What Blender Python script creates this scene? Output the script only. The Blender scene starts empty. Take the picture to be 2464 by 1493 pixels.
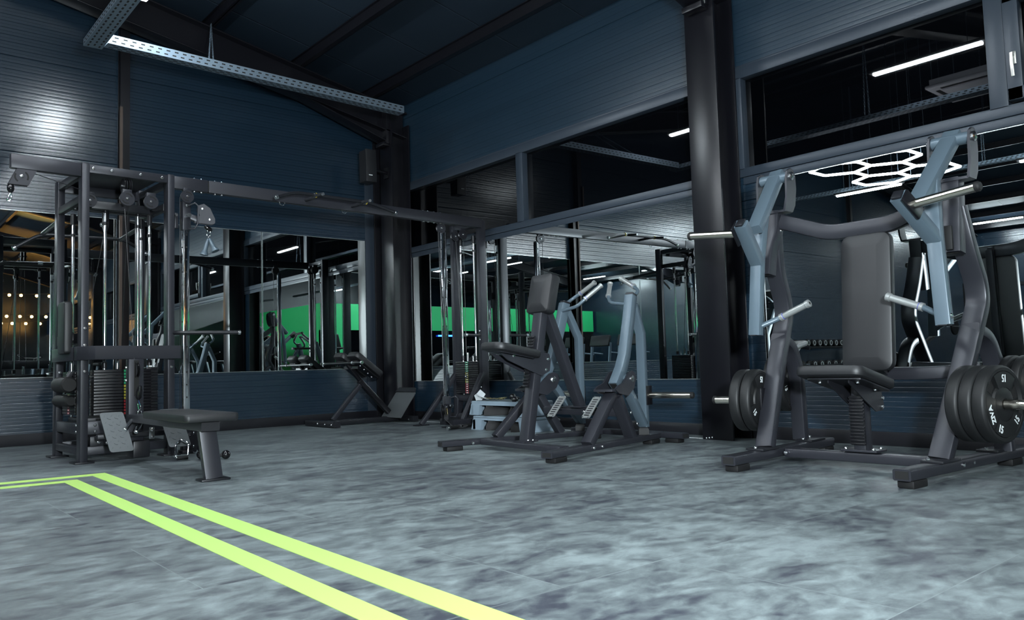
import bpy, bmesh, math, random
from mathutils import Vector, Matrix
V = Vector
rnd = random.Random(7)
SC = bpy.context.scene
COL = SC.collection
PI = math.pi

# ------------------------------------------------------------------ materials
MATS = {}
def nmat(name):
    m = bpy.data.materials.new(name); m.use_nodes = True
    nt = m.node_tree; b = nt.nodes['Principled BSDF']
    MATS[name] = m
    return m, nt, b
def pset(b, col, rough=.5, metal=0., spec=.5, coat=0.):
    b.inputs['Base Color'].default_value = (*col, 1)
    b.inputs['Roughness'].default_value = rough
    b.inputs['Metallic'].default_value = metal
    b.inputs['Specular IOR Level'].default_value = spec
    if coat: b.inputs['Coat Weight'].default_value = coat
def add(nt, t, **k):
    n = nt.nodes.new(t)
    for a, v in k.items(): setattr(n, a, v)
    return n
def grain(nt, b, scale, strength, dist=.001, vec='Object'):
    tc = add(nt, 'ShaderNodeTexCoord'); no = add(nt, 'ShaderNodeTexNoise')
    no.inputs['Scale'].default_value = scale; no.inputs['Detail'].default_value = 3
    bp = add(nt, 'ShaderNodeBump'); bp.inputs['Strength'].default_value = strength; bp.inputs['Distance'].default_value = dist
    nt.links.new(tc.outputs[vec], no.inputs['Vector']); nt.links.new(no.outputs['Fac'], bp.inputs['Height'])
    nt.links.new(bp.outputs['Normal'], b.inputs['Normal'])
    return no
def simple(name, col, rough=.5, metal=0., spec=.5, g=None, coat=0.):
    m, nt, b = nmat(name); pset(b, col, rough, metal, spec, coat)
    if g: grain(nt, b, *g)
    return m
def emis(name, col, s):
    m, nt, b = nmat(name); pset(b, (.02, .02, .02), .5)
    b.inputs['Emission Color'].default_value = (*col, 1); b.inputs['Emission Strength'].default_value = s
    return m

simple('charcoal', (.0235, .0245, .031), .36, .25, .5, (420, .12, .0008))
simple('charcoal_dark', (.012, .0128, .016), .38, .2, .5, (420, .12, .0008))
simple('arm_grey', (.088, .122, .150), .30, .15, .5, (300, .06, .0006))
simple('black_paint', (.006, .006, .008), .32, .1, .5)
simple('black_gloss', (.006, .006, .007), .12, .0, .5)
simple('vinyl', (.0095, .010, .0115), .46, 0, .5, (900, .25, .0006))
simple('rubber', (.006, .006, .0065), .62, 0, .35, (700, .2, .0005))
simple('plate_rubber', (.006, .0065, .007), .52, 0, .4, (500, .15, .0006))
simple('chrome', (.78, .80, .82), .10, 1.)
simple('bolt_steel', (.70, .72, .74), .22, 1.)
simple('sleeve_steel', (.66, .62, .54), .20, 1.)
simple('grip_silver', (.36, .375, .37), .32, .55)
simple('galvanised', (.19, .245, .30), .58, .8, .5, (60, .2, .001))
simple('hole_black', (.002, .002, .002), .8)
simple('tread_grey', (.115, .125, .13), .42, .5)
simple('step_grey', (.24, .31, .37), .5)
simple('step_top', (.10, .13, .14), .7, 0, .4, (300, .5, .002))
simple('white_print', (.72, .76, .76), .5)
simple('yellow_tape', (.75, .55, .05), .5)
simple('label_green', (.04, .45, .20), .5)
simple('label_yellow', (.65, .60, .08), .5)
simple('label_red', (.55, .05, .06), .5)
simple('blue_band', (.02, .03, .35), .4)
simple('frame_paint', (.026, .036, .050), .38, .1, .5)
simple('steel_black', (.0055, .0055, .008), .30, .1, .5, (30, .15, .002))
simple('baseboard', (.008, .008, .011), .42)
simple('glass_night', (.0008, .001, .0015), .012, 0, .62)
simple('mirror', (.80, .86, .86), .004, 1.)
simple('mirror_edge', (.55, .62, .62), .25, .8)
simple('speaker_black', (.006, .007, .009), .55)
simple('handle_alu', (.62, .62, .58), .3, .9)
simple('ac_white', (.55, .56, .62), .5)
simple('webbing', (.012, .012, .014), .8)
simple('gold_buckle', (.62, .52, .28), .25, 1.)
simple('clear_bag', (.55, .58, .60), .25, .1)
simple('green_paint', (.035, .62, .20), .5)
simple('bike_white', (.50, .52, .46), .4)
simple('wood_dark', (.05, .03, .02), .5)
simple('ceiling_deck', (.012, .019, .029), .45)
emis('tube_light', (.84, .94, 1.0), 100)
emis('hex_light', (.90, .95, 1.0), 26)
emis('bulb_glow', (1.0, .50, .12), 22)
emis('blue_sign', (.02, .10, 1.0), 6)
emis('screen_glow', (.25, .55, .9), 3)

# cladding: navy sandwich panels with fine horizontal micro ribs (height from world z)
def cladding(name, col, rough):
    m, nt, b = nmat(name); pset(b, col, rough, .0, .9)
    no = grain(nt, b, 2.2, .06, .02); no.inputs['Detail'].default_value = 1
    return m
cladding('clad_navy', (.0080, .0200, .034), rough=.245)
cladding('clad_upper', (.0095, .0235, .039), rough=.29)

def floor_mat():
    m, nt, b = nmat('floor_vinyl'); pset(b, (.2, .2, .2), .42, 0, .5)
    geo = add(nt, 'ShaderNodeNewGeometry')
    br = add(nt, 'ShaderNodeTexBrick'); br.offset = .37; br.offset_frequency = 2
    for k, v in (('Scale', 1.), ('Mortar Size', .0025), ('Mortar Smooth', .2), ('Bias', 0.), ('Brick Width', 1.22), ('Row Height', .78)):
        br.inputs[k].default_value = v
    br.inputs['Color1'].default_value = (0, 0, 0, 1); br.inputs['Color2'].default_value = (1, 1, 1, 1); br.inputs['Mortar'].default_value = (.5, .5, .5, 1)
    mp = add(nt, 'ShaderNodeMapping'); mp.inputs['Location'].default_value = (.35, -.17, 0)
    nt.links.new(geo.outputs['Position'], mp.inputs['Vector']); nt.links.new(mp.outputs['Vector'], br.inputs['Vector'])
    # per tile shift of the cloudy print
    vs = add(nt, 'ShaderNodeVectorMath', operation='MULTIPLY_ADD')
    nt.links.new(br.outputs['Color'], vs.inputs[0]); vs.inputs[1].default_value = (7.3, 3.1, 1.7); nt.links.new(geo.outputs['Position'], vs.inputs[2])
    mp2 = add(nt, 'ShaderNodeMapping'); mp2.inputs['Scale'].default_value = (1.0, 1.5, 1.)
    nt.links.new(vs.outputs[0], mp2.inputs['Vector'])
    def noise(s, d, r, dist=0.):
        n = add(nt, 'ShaderNodeTexNoise'); n.inputs['Scale'].default_value = s; n.inputs['Detail'].default_value = d
        n.inputs['Roughness'].default_value = r; n.inputs['Distortion'].default_value = dist
        nt.links.new(mp2.outputs['Vector'], n.inputs['Vector']); return n
    n1 = noise(3.4, 7, .66, .5); n2 = noise(11, 6, .62, .5)
    mx = add(nt, 'ShaderNodeMath', operation='MULTIPLY_ADD'); mx.inputs[1].default_value = .45
    nt.links.new(n2.outputs['Fac'], mx.inputs[0])
    m2 = add(nt, 'ShaderNodeMath', operation='MULTIPLY'); m2.inputs[1].default_value = .55
    nt.links.new(n1.outputs['Fac'], m2.inputs[0]); nt.links.new(m2.outputs[0], mx.inputs[2])
    cr = add(nt, 'ShaderNodeValToRGB'); e = cr.color_ramp.elements
    e[0].position = .37; e[0].color = (.042, .046, .060, 1); e[1].position = .63; e[1].color = (.225, .268, .272, 1)
    k = e.new(.48); k = k; k.color = (.110, .130, .136, 1)
    n3 = add(nt, 'ShaderNodeTexNoise'); n3.inputs['Scale'].default_value = .9; n3.inputs['Detail'].default_value = 3; nt.links.new(geo.outputs['Position'], n3.inputs['Vector'])
    m3 = add(nt, 'ShaderNodeMath', operation='MULTIPLY_ADD'); m3.inputs[1].default_value = .30; m3.inputs[2].default_value = -.15; nt.links.new(n3.outputs['Fac'], m3.inputs[0])
    m4 = add(nt, 'ShaderNodeMath', operation='ADD'); nt.links.new(m3.outputs[0], m4.inputs[0]); nt.links.new(mx.outputs[0], m4.inputs[1])
    nt.links.new(m4.outputs[0], cr.inputs['Fac'])
    seam = add(nt, 'ShaderNodeMix', data_type='RGBA'); seam.inputs['B'].default_value = (.25, .29, .29, 1)
    sf = add(nt, 'ShaderNodeMath', operation='MULTIPLY'); sf.inputs[1].default_value = .45
    nt.links.new(br.outputs['Fac'], sf.inputs[0]); nt.links.new(sf.outputs[0], seam.inputs['Factor'])
    nt.links.new(cr.outputs['Color'], seam.inputs['A']); nt.links.new(seam.outputs['Result'], b.inputs['Base Color'])
    rr = add(nt, 'ShaderNodeMapRange'); rr.inputs['To Min'].default_value = .30; rr.inputs['To Max'].default_value = .50
    nt.links.new(n2.outputs['Fac'], rr.inputs['Value']); nt.links.new(rr.outputs['Result'], b.inputs['Roughness'])
    bp = add(nt, 'ShaderNodeBump'); bp.inputs['Strength'].default_value = .15; bp.inputs['Distance'].default_value = .002
    nt.links.new(n2.outputs['Fac'], bp.inputs['Height']); nt.links.new(bp.outputs['Normal'], b.inputs['Normal'])
floor_mat()
simple('lime_tape', (.46, .72, .17), .5, 0, .4, (40, .1, .001))

# roof deck: long trapezoid sheet ribs along x with joints
def roof_mat():
    m, nt, b = nmat('roof_deck'); pset(b, (.013, .022, .034), .42, .1, .5)
    geo = add(nt, 'ShaderNodeNewGeometry'); sep = add(nt, 'ShaderNodeSeparateXYZ'); nt.links.new(geo.outputs['Position'], sep.inputs['Vector'])
    d = add(nt, 'ShaderNodeMath', operation='FRACT'); nt.links.new(sep.outputs['Y'], d.inputs[0])
    s = add(nt, 'ShaderNodeMath', operation='SUBTRACT'); s.inputs[1].default_value = .5; nt.links.new(d.outputs[0], s.inputs[0])
    ab = add(nt, 'ShaderNodeMath', operation='ABSOLUTE'); nt.links.new(s.outputs[0], ab.inputs[0])
    r = add(nt, 'ShaderNodeMapRange'); r.inputs['From Max'].default_value = .012; nt.links.new(ab.outputs[0], r.inputs['Value'])
    bp = add(nt, 'ShaderNodeBump'); bp.inputs['Strength'].default_value = .8; bp.inputs['Distance'].default_value = .01
    nt.links.new(r.outputs['Result'], bp.inputs['Height']); nt.links.new(bp.outputs['Normal'], b.inputs['Normal'])
roof_mat()

# ------------------------------------------------------------------ mesh helpers
def rrect(w, h, r=.006, n=2):
    pts = []
    for cx, cy, a0 in ((w/2-r, h/2-r, 0), (-w/2+r, h/2-r, 90), (-w/2+r, -h/2+r, 180), (w/2-r, -h/2+r, 270)):
        for i in range(n+1):
            a = math.radians(a0 + 90*i/n); pts.append((cx+r*math.cos(a), cy+r*math.sin(a)))
    return pts
def circ(r, n=12): return [(r*math.cos(2*PI*i/n), r*math.sin(2*PI*i/n)) for i in range(n)]
def fillet(path, r, n=5):
    P = [V(p) for p in path]; out = [P[0]]
    for i in range(1, len(P)-1):
        a, b, c = P[i-1], P[i], P[i+1]; d1 = (a-b); d2 = (c-b)
        q = min(r, d1.length*.45, d2.length*.45); s = b+d1.normalized()*q; e = b+d2.normalized()*q
        for k in range(n+1):
            t = k/n; out.append(s*(1-t)**2 + b*2*t*(1-t) + e*t*t)
    out.append(P[-1]); return out
class G:
    def __init__(s, mat): s.bm = bmesh.new(); s.mats = [mat]; s.cur = 0
    def use(s, mat):
        if mat not in s.mats: s.mats.append(mat)
        s.cur = s.mats.index(mat); return s
    def face(s, vs):
        try:
            f = s.bm.faces.new(vs); f.material_index = s.cur; f.smooth = True; return f
        except ValueError: return None
    def sweep(s, path, prof, up=(0, 0, 1), cap=True, closed=False):
        P = [V(p) for p in path]; n = len(P); up = V(up)
        dirs = [(P[(i+1) % n]-P[i]).normalized() for i in range(n if closed else n-1)]
        def frame(d):
            sd = d.cross(up)
            if sd.length < 1e-4: sd = d.cross(V((1, 0, 0)))
            if sd.length < 1e-4: sd = d.cross(V((0, 1, 0)))
            sd.normalize(); return sd, sd.cross(d).normalized()
        rings = []
        for j in range(n):
            if closed: di, dn = dirs[j-1], dirs[j]
            else: di = dirs[max(j-1, 0)]; dn = dirs[min(j, len(dirs)-1)]
            sd, u = frame(di); nn = di+dn
            if nn.length < 1e-5: nn = di
            nn.normalize(); ring = []
            for a, b in prof:
                o = sd*a+u*b; t = -(o.dot(nn))/(di.dot(nn)); ring.append(s.bm.verts.new(P[j]+o+di*t))
            rings.append(ring)
        m = len(prof)
        for j in range(n if closed else n-1):
            A, B = rings[j], rings[(j+1) % n]
            for k in range(m): s.face((A[k], B[k], B[(k+1) % m], A[(k+1) % m]))
        if cap and not closed: s.face(rings[0]); s.face(list(reversed(rings[-1])))
        return s
    def bar(s, p0, p1, w, h, up=(0, 0, 1), r=.006): return s.sweep([p0, p1], rrect(w, h, min(r, w*.45, h*.45)), up)
    def beam(s, path, w, h, up=(0, 0, 1), r=.008, fil=0):
        if fil: path = fillet(path, fil)
        return s.sweep(path, rrect(w, h, min(r, w*.45, h*.45)), up)
    def pipe(s, path, r, n=12, fil=0, closed=False):
        if fil: path = fillet(path, fil)
        P = [V(p) for p in path]; d = (P[-1]-P[0]) if not closed else V((0, 0, 1))
        up = V((0, 0, 1))
        best = 9
        for c in (V((0, 0, 1)), V((1, 0, 0)), V((0, 1, 0)), V((.57, .57, .57)), V((.57, -.57, .57))):
            w = max(abs((P[i+1]-P[i]).normalized().dot(c.normalized())) for i in range(len(P)-1))
            if w < best-.05: best = w; up = c
        return s.sweep(P, circ(r, n), up, closed=closed)
    def lathe(s, o, ax, prof, n=20):
        o = V(o); ax = V(ax).normalized(); t = V((0, 0, 1)) if abs(ax.z) < .9 else V((1, 0, 0))
        a = ax.cross(t).normalized(); b = ax.cross(a); rings = []
        for r, h in prof:
            if r < 1e-6: rings.append([s.bm.verts.new(o+ax*h)]); continue
            rings.append([s.bm.verts.new(o+ax*h+(a*math.cos(2*PI*i/n)+b*math.sin(2*PI*i/n))*r) for i in range(n)])
        for A, B in zip(rings, rings[1:]):
            for i in range(n):
                if len(A) == 1 and len(B) == 1: continue
                if len(A) == 1: s.face((A[0], B[i], B[(i+1) % n]))
                elif len(B) == 1: s.face((A[i], A[(i+1) % n], B[0]))
                else: s.face((A[i], A[(i+1) % n], B[(i+1) % n], B[i]))
        if len(rings[0]) > 1: s.face(list(reversed(rings[0])))
        if len(rings[-1]) > 1: s.face(rings[-1])
        return s
    def cyl(s, p0, p1, r, n=16, bev=0.):
        p0, p1 = V(p0), V(p1); L = (p1-p0).length
        pr = [(r-bev, 0), (r, bev), (r, L-bev), (r-bev, L)] if bev else [(r, 0), (r, L)]
        return s.lathe(p0, p1-p0, pr, n)
    def bolt(s, p, ax, r=.011, h=.010):
        return s.lathe(p, ax, [(r, 0), (r, h*.55), (r*.75, h*.9), (0, h)], 10)
    def plate(s, o, ax, ay, poly, t):
        o = V(o); ax = V(ax); ay = V(ay); n = ax.cross(ay).normalized()
        A = [s.bm.verts.new(o+ax*x+ay*y-n*t/2) for x, y in poly]; B = [s.bm.verts.new(o+ax*x+ay*y+n*t/2) for x, y in poly]
        s.face(list(reversed(A))); s.face(B); m = len(poly)
        for i in range(m): s.face((A[i], A[(i+1) % m], B[(i+1) % m], B[i]))
        return s
    def sphere(s, c, r, n=14):
        return s.lathe(V(c)-V((0, 0, r)), (0, 0, 1), [(r*math.sin(PI*i/10), r-r*math.cos(PI*i/10)) for i in range(11)], n)
    def box(s, c, size, R=None, bev=0., seg=2):
        M = Matrix.Translation(V(c)) @ (R.to_4x4() if R else Matrix()) @ Matrix.Diagonal((*size, 1))
        r = bmesh.ops.create_cube(s.bm, size=1, matrix=M); vs = r['verts']
        fs = {f for v in vs for f in v.link_faces}
        for f in fs: f.material_index = s.cur; f.smooth = True
        if bev:
            es = list({e for v in vs for e in v.link_edges})
            q = bmesh.ops.bevel(s.bm, geom=es, offset=bev, segments=seg, profile=.5, affect='EDGES')
            for f in q['faces']: f.material_index = s.cur; f.smooth = True
        return s
    def b2(s, lo, hi, bev=0.):
        lo, hi = V(lo), V(hi); return s.box((lo+hi)/2, hi-lo, None, bev)
    def pad(s, c, ax, ay, w, l, t, r=.05, crown=.012, edge=.018):
        """upholstered pad: rounded rectangle in ax/ay plane, thick t along ax x ay, soft edges"""
        c = V(c); ax = V(ax).normalized(); ay = V(ay).normalized(); n = ax.cross(ay).normalized()
        def ring(inset, h):
            return [s.bm.verts.new(c+ax*x+ay*y+n*h) for x, y in rrect(w-2*inset, l-2*inset, max(r-inset, .004), 5)]
        hs = [(edge, -t/2), (edge*.3, -t/2+edge*.3), (0, -t/2+edge), (0, t/2-edge), (edge*.3, t/2-edge*.3), (edge, t/2), (edge+min(w, l)*.2, t/2+crown)]
        R = [ring(i, h) for i, h in hs]; m = len(R[0])
        for A, B in zip(R, R[1:]):
            for k in range(m): s.face((A[k], A[(k+1) % m], B[(k+1) % m], B[k]))
        s.face(list(reversed(R[0]))); s.face(R[-1]); return s
def root_of(o):
    while o.parent: o = o.parent
    return o
def build(g, name, parent=None, label=None, at=None):
    bm = g.bm
    bmesh.ops.recalc_face_normals(bm, faces=bm.faces)
    for e in bm.edges:
        if len(e.link_faces) == 2 and e.calc_face_angle(0) > .6: e.smooth = False
    if parent is not None:
        off = root_of(parent).location
        if off.length: bmesh.ops.translate(bm, verts=bm.verts, vec=-off)
    elif at is not None:
        bmesh.ops.translate(bm, verts=bm.verts, vec=-V(at))
    me = bpy.data.meshes.new(name); bm.to_mesh(me); bm.free()
    for m in g.mats: me.materials.append(MATS[m])
    o = bpy.data.objects.new(name, me); COL.objects.link(o)
    if parent is not None: o.parent = parent
    elif at is not None: o.location = at
    if label: o['label'] = label
    return o
def tag(o, label, cat, group=None, kind=None):
    o['label'] = label; o['category'] = cat
    if group: o['group'] = group
    if kind: o['kind'] = kind
    return o
def thing(name, label, cat, loc=(0, 0, 0), group=None):
    o = bpy.data.objects.new(name, None); COL.objects.link(o); o.location = loc; o.empty_display_size = .1
    return tag(o, label, cat, group)
def struct(g, name, parent=None):
    o = build(g, name, parent)
    if parent is None: o['kind'] = 'structure'
    return o
def dup(root, loc=None, rot=None, label=None, group=None, M=None):
    r = root.copy(); COL.objects.link(r)
    if loc is not None: r.location = loc
    if rot is not None: r.rotation_euler = rot
    if M is not None: r.matrix_world = M
    if label: r['label'] = label
    if group: r['group'] = group
    for ch in list(root.children):
        c = ch.copy(); COL.objects.link(c); c.parent = r
        for gc in list(ch.children):
            d = gc.copy(); COL.objects.link(d); d.parent = c
    return r
def text_geo(body, size, extr=.0012, bold=.0):
    cu = bpy.data.curves.new('t', 'FONT'); cu.body = body; cu.size = size; cu.extrude = extr; cu.align_x = 'CENTER'; cu.align_y = 'CENTER'; cu.offset = bold
    o = bpy.data.objects.new('t', cu); COL.objects.link(o)
    dg = bpy.context.evaluated_depsgraph_get(); me = bpy.data.meshes.new_from_object(o.evaluated_get(dg))
    bpy.data.objects.remove(o); bpy.data.curves.remove(cu); return me
def put_text(g, body, size, o, ax, ay, bold=0., squash=1.):
    me = text_geo(body, size, bold=bold); ax = V(ax).normalized(); ay = V(ay).normalized(); n = ax.cross(ay)
    vs = [g.bm.verts.new(V(o)+ax*v.co.x*squash+ay*v.co.y+n*v.co.z) for v in me.vertices]
    for p in me.polygons: g.face([vs[i] for i in p.vertices])
    bpy.data.meshes.remove(me); return g
def frame(o, deg):
    a = math.radians(deg); c, s = math.cos(a), math.sin(a)
    return lambda x, y, z: V((o[0]+c*x-s*y, o[1]+s*x+c*y, z))
def pulley(g, c, ax, r=.055, w=.022):
    ax = V(ax).normalized(); o = V(c)-ax*w/2
    return g.lathe(o, ax, [(r*.3, 0), (r, 0), (r, w*.15), (r*.82, w*.5), (r, w*.85), (r, w), (r*.3, w)], 20)
def arc_strip(g, c, ax, ay, r, w, a0, a1, t=.0015, n=8):
    pts = [((r+w/2)*math.cos(a0+(a1-a0)*i/n), (r+w/2)*math.sin(a0+(a1-a0)*i/n)) for i in range(n+1)]
    pts += [((r-w/2)*math.cos(a1+(a0-a1)*i/n), (r-w/2)*math.sin(a1+(a0-a1)*i/n)) for i in range(n+1)]
    return g.plate(c, ax, ay, pts, t)

# ------------------------------------------------------------------ camera
YAW, PIT, ROLL = 0.70455879, 0.06939919, -0.02931611
F_ = V((math.sin(YAW)*math.cos(PIT), math.cos(YAW)*math.cos(PIT), math.sin(PIT)))
R0 = V((math.cos(YAW), -math.sin(YAW), 0)); U0 = R0.cross(F_)
R_ = R0*math.cos(ROLL)+U0*math.sin(ROLL); U_ = -R0*math.sin(ROLL)+U0*math.cos(ROLL)
cam = bpy.data.cameras.new('camera'); cam.sensor_width = 36; cam.lens = 1920.44/2464*36; cam.clip_start = .02
co = bpy.data.objects.new('camera', cam); COL.objects.link(co)
co.matrix_world = Matrix(((R_.x, U_.x, -F_.x, 0), (R_.y, U_.y, -F_.y, 0), (R_.z, U_.z, -F_.z, .65), (0, 0, 0, 1)))
SC.camera = co

# ------------------------------------------------------------------ room shell
XW, YW, XF, YR = 5.75, 9.2, -14.0, -14.0
EAVE, SLOPE, RIDGE = 4.18, .2, -4.1
roofz = lambda x: EAVE+SLOPE*(XW-x) if x > RIDGE else EAVE+SLOPE*(x-(2*RIDGE-XW))
RZ = roofz(RIDGE)
g = G('floor_vinyl'); g.b2((XF, YR, -.1), (XW, YW, 0)); struct(g, 'floor')
def ribbed(g_, o, along, nrm, a0, a1, z0, z1, pitch=.07, gw=.0065, gd=.003, top=None):
    """sheet with pressed horizontal ribs: along = run of the wall, nrm = into the room; top(a) clips a sloping head"""
    o = V(o); al = V(along); nr = V(nrm); prof = []; z = z0; k = 0
    prof.append((z0, 0))
    while True:
        k += 1; zc = z0+k*pitch/2
        if zc > z1-.012: break
        w_, d_ = (gw, gd) if k % 2 == 0 else (gw*.45, gd*.35)
        if k % 28 == 0: w_, d_ = .012, .008
        prof += [(zc-w_*.75*(1-q), -d_*q*q) for q in (0, .25, .5, .75, 1)]+[(zc+w_*.08, -d_), (zc+w_*.30, 0)]
    prof.append((z1, 0)); rows_ = []
    for z, d in prof:
        e0, e1 = a0, a1
        if top is not None:
            lo, hi = top(z); e0, e1 = max(a0, lo), min(a1, hi)
        rows_.append((g_.bm.verts.new(o+al*e0+nr*d+TZ0*z), g_.bm.verts.new(o+al*e1+nr*d+TZ0*z)))
    for A, B in zip(rows_, rows_[1:]): g_.face((A[0], A[1], B[1], B[0]))
TZ0 = V((0, 0, 1))
g = G('clad_navy')
gable = [(XF, 0), (XW, 0), (XW, roofz(XW)), (RIDGE, RZ), (XF, roofz(XF))]
g.plate((0, YW+.06, 0), (1, 0, 0), (0, 0, 1), gable, .1)
ribbed(g, (0, YW, 0), (1, 0, 0), (0, -1, 0), XF, XW, 0, RZ-.02, top=lambda z: (XF, XW) if z < EAVE else (2*RIDGE-XW+(z-EAVE)/SLOPE, XW-(z-EAVE)/SLOPE))
struct(g, 'wall_left')
g = G('clad_navy'); g.plate((0, YR-.05, 0), (1, 0, 0), (0, 0, 1), gable, .1); struct(g, 'wall_rear')
g = G('clad_navy'); g.b2((XF-.1, YR, 0), (XF-.012, YW, EAVE+.02)); ribbed(g, (XF, 0, 0), (0, 1, 0), (1, 0, 0), YR, YW, 0, EAVE); struct(g, 'wall_far')
g = G('roof_deck')
for a, b in ((XW+.1, RIDGE), (RIDGE, XF-.1)):
    L = V((b-a, 0, roofz(b)-roofz(a)))
    g.plate((a, 0, roofz(a)), L.normalized(), (0, 1, 0), [(0, YR-.1), (L.length, YR-.1), (L.length, YW+.1), (0, YW+.1)], .02)
struct(g, 'ceiling')
# right wall with two window bands; bays between the columns
COLY = [8.875, 3.895, -1.1, -6.1, -11.1]
WZ0, WZ1 = 2.218, 3.003
bays = [(3.97, 9.0), (-.93, 3.725), (-5.95, -1.25), (-10.95, -6.25), (YR, -11.25)]
g = G('clad_upper')
g.b2((XW+.012, YR, WZ1), (XW+.1, YW, EAVE+.05)); ribbed(g, (XW, 0, 0), (0, 1, 0), (-1, 0, 0), YR, YW, WZ1, EAVE+.03, .07, .005, .0015)
g.use('clad_navy'); g.b2((XW+.012, YR, 0), (XW+.1, YW, WZ0)); ribbed(g, (XW, 0, 0), (0, 1, 0), (-1, 0, 0), YR, YW, 0, WZ0)
for a, b in ((9.0, YW), (3.725, 3.97), (-1.25, -.93), (-6.25, -5.95), (-11.25, -10.95)): g.b2((XW, a, WZ0), (XW+.1, b, WZ1))
struct(g, 'wall_right')
def handle(p, parent):
    h = G('handle_alu'); p = V(p)
    h.box(p+V((-.006, 0, 0)), (.012, .032, .085), None, .005); h.cyl(p+V((-.01, 0, .01)), p+V((-.045, 0, .01)), .009, 12)
    h.beam([p+V((-.045, 0, .025)), p+V((-.048, 0, -.05)), p+V((-.036, 0, -.125))], .022, .014, (1, 0, 0), .006, .03); return build(h, 'handle', parent)
wi = 0
def window(y0, y1, mull, sash=None):
    global wi; wi += 1
    f = G('frame_paint'); x0 = XW-.022
    def rail(ya, yb, za, zb, x=x0, d=.11): f.b2((x, ya, za), (x+d, yb, zb), .004)
    rail(y0, y1, WZ1-.012, WZ1+.085); rail(y0, y1, WZ0-.062, WZ0+.012); rail(y0, y0+.085, WZ0, WZ1); rail(y1-.085, y1, WZ0, WZ1)
    for m in mull: rail(m-.055, m+.055, WZ0, WZ1)
    rail(y0, y1, WZ1+.085, WZ1+.105, XW-.012, .03)
    w = struct(f, 'window_%d' % wi)
    p = G('glass_night'); p.b2((XW+.055, y0+.05, WZ0), (XW+.065, y1-.05, WZ1)); build(p, 'pane', w)
    for m in (sash or []):
        s = G('frame_paint'); a, b = m
        for ya, yb, za, zb in ((a, b, WZ0+.03, WZ0+.115), (a, b, WZ1-.115, WZ1-.03), (a, a+.09, WZ0+.03, WZ1-.03), (b-.09, b, WZ0+.03, WZ1-.03)):
            s.b2((x0-.022, ya, za), (x0+.06, yb, zb), .006)
        so = build(s, 'opening_sash', w); handle((x0-.022, b-.05, WZ0+.30), so)
window(3.97, 9.0, [6.55]); window(-.93, 3.79, [1.80, .55], [(.61, 1.74)]); window(-5.95, -1.25, [-3.5]); window(-10.95, -6.25, [-8.6])
# trim strip under the windows, base boards
g = G('frame_paint')
for a, b in bays[:4]: g.b2((XW-.016, a, WZ0-.125), (XW, b, WZ0-.066), .003)
struct(g, 'trim_1')
g = G('baseboard'); g.b2((XW-.016, YR, 0), (XW, YW, .10), .004); struct(g, 'baseboard_right')
g = G('baseboard'); g.b2((XF, YW-.016, 0), (XW, YW, .115), .004); struct(g, 'baseboard_left')
g = G('baseboard'); g.b2((XF, YR, 0), (XF+.016, YW, .10), .004); struct(g, 'baseboard_far')
g = G('white_print'); g.b2((5.50, 4.04, 0), (5.515, 8.7, .002)); struct(g, 'trim_2')
g = G('black_paint'); g.b2((5.44, YW-.03, 0), (XW, YW, 4.2), .004); struct(g, 'corner_strip')  # black strip up the corner where left and right walls meet
g = G('frame_paint'); g.b2((5.31, YW-.012, .0), (5.44, YW, 3.4), .003); struct(g, 'trim_4')
# steel columns (H section), rafters with haunch, purlins
def hcol(y):
    c = G('steel_black'); z = roofz(5.6)-.35
    c.b2((5.45, y-.145, 0), (5.47, y+.145, z), .002); c.b2((5.71, y-.145, 0), (5.73, y+.145, z), .002); c.b2((5.47, y-.007, 0), (5.71, y+.007, z))
    c.b2((5.46, y-.14, 1.0), (5.462, y-.14+.001, 1.001))
    c.use('white_print')
    if y < 8:
        for i in range(3): c.sphere((5.452, y+.11-.07*i*.4, .012+.004*i), .006, 6)
    o = struct(c, 'steel_column'); return o
for y in COLY: hcol(y)
def rafter(y):
    c = G('steel_black'); d = .34
    for sgn in (1, -1):
        X = lambda x: x if sgn > 0 else 2*RIDGE-x
        xs = (5.72, RIDGE)
        zt = lambda x: EAVE+SLOPE*(XW-x)-.15
        c.beam([(X(xs[0]), y, zt(xs[0])-.008), (X(xs[1]), y, zt(xs[1])-.008)], .22, .016, (0, 0, 1), .002)
        c.beam([(X(xs[0]), y, zt(xs[0])-d), (X(xs[1]), y, zt(xs[1])-d)], .22, .016, (0, 0, 1), .002)
        c.plate((0, y, 0), (1, 0, 0), (0, 0, 1), [(X(xs[0]), zt(xs[0])), (X(xs[1]), zt(xs[1])), (X(xs[1]), zt(xs[1])-d), (X(xs[0]), zt(xs[0])-d)], .012)
        hz = [(X(4.25), zt(4.25)-d), (X(5.46), zt(5.46)-d), (X(5.46), 3.60)]
        c.plate((0, y, 0), (1, 0, 0), (0, 0, 1), hz, .012)
        c.beam([(X(4.25), y, zt(4.25)-d), (X(5.46), y, 3.60)], .20, .016, (0, 0, 1), .002)
        c.b2((min(X(5.40), X(5.46)), y-.11, 3.58), (max(X(5.40), X(5.46)), y+.11, zt(5.4)), .003)
        c.b2((min(X(5.36), X(5.46)), y-.10, 3.55), (max(X(5.36), X(5.46)), y+.10, 3.60), .003)
    return struct(c, 'roof_beam')
for y in COLY: rafter(y)
px = [5.21, 4.23, 3.15, 2.1, 1.05, 0., -1.05, -2.1, -3.15]
for x in px+[2*RIDGE-x for x in px]:
    c = G('steel_black'); z = roofz(x)
    c.b2((x-.03, YR, z-.15), (x+.03, YW, z-.142)); c.b2((x-.004, YR, z-.15), (x+.004, YW, z-.012)); c.b2((x-.03, YR, z-.02), (x+.03, YW, z-.012))
    struct(c, 'ceiling_beam')
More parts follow.
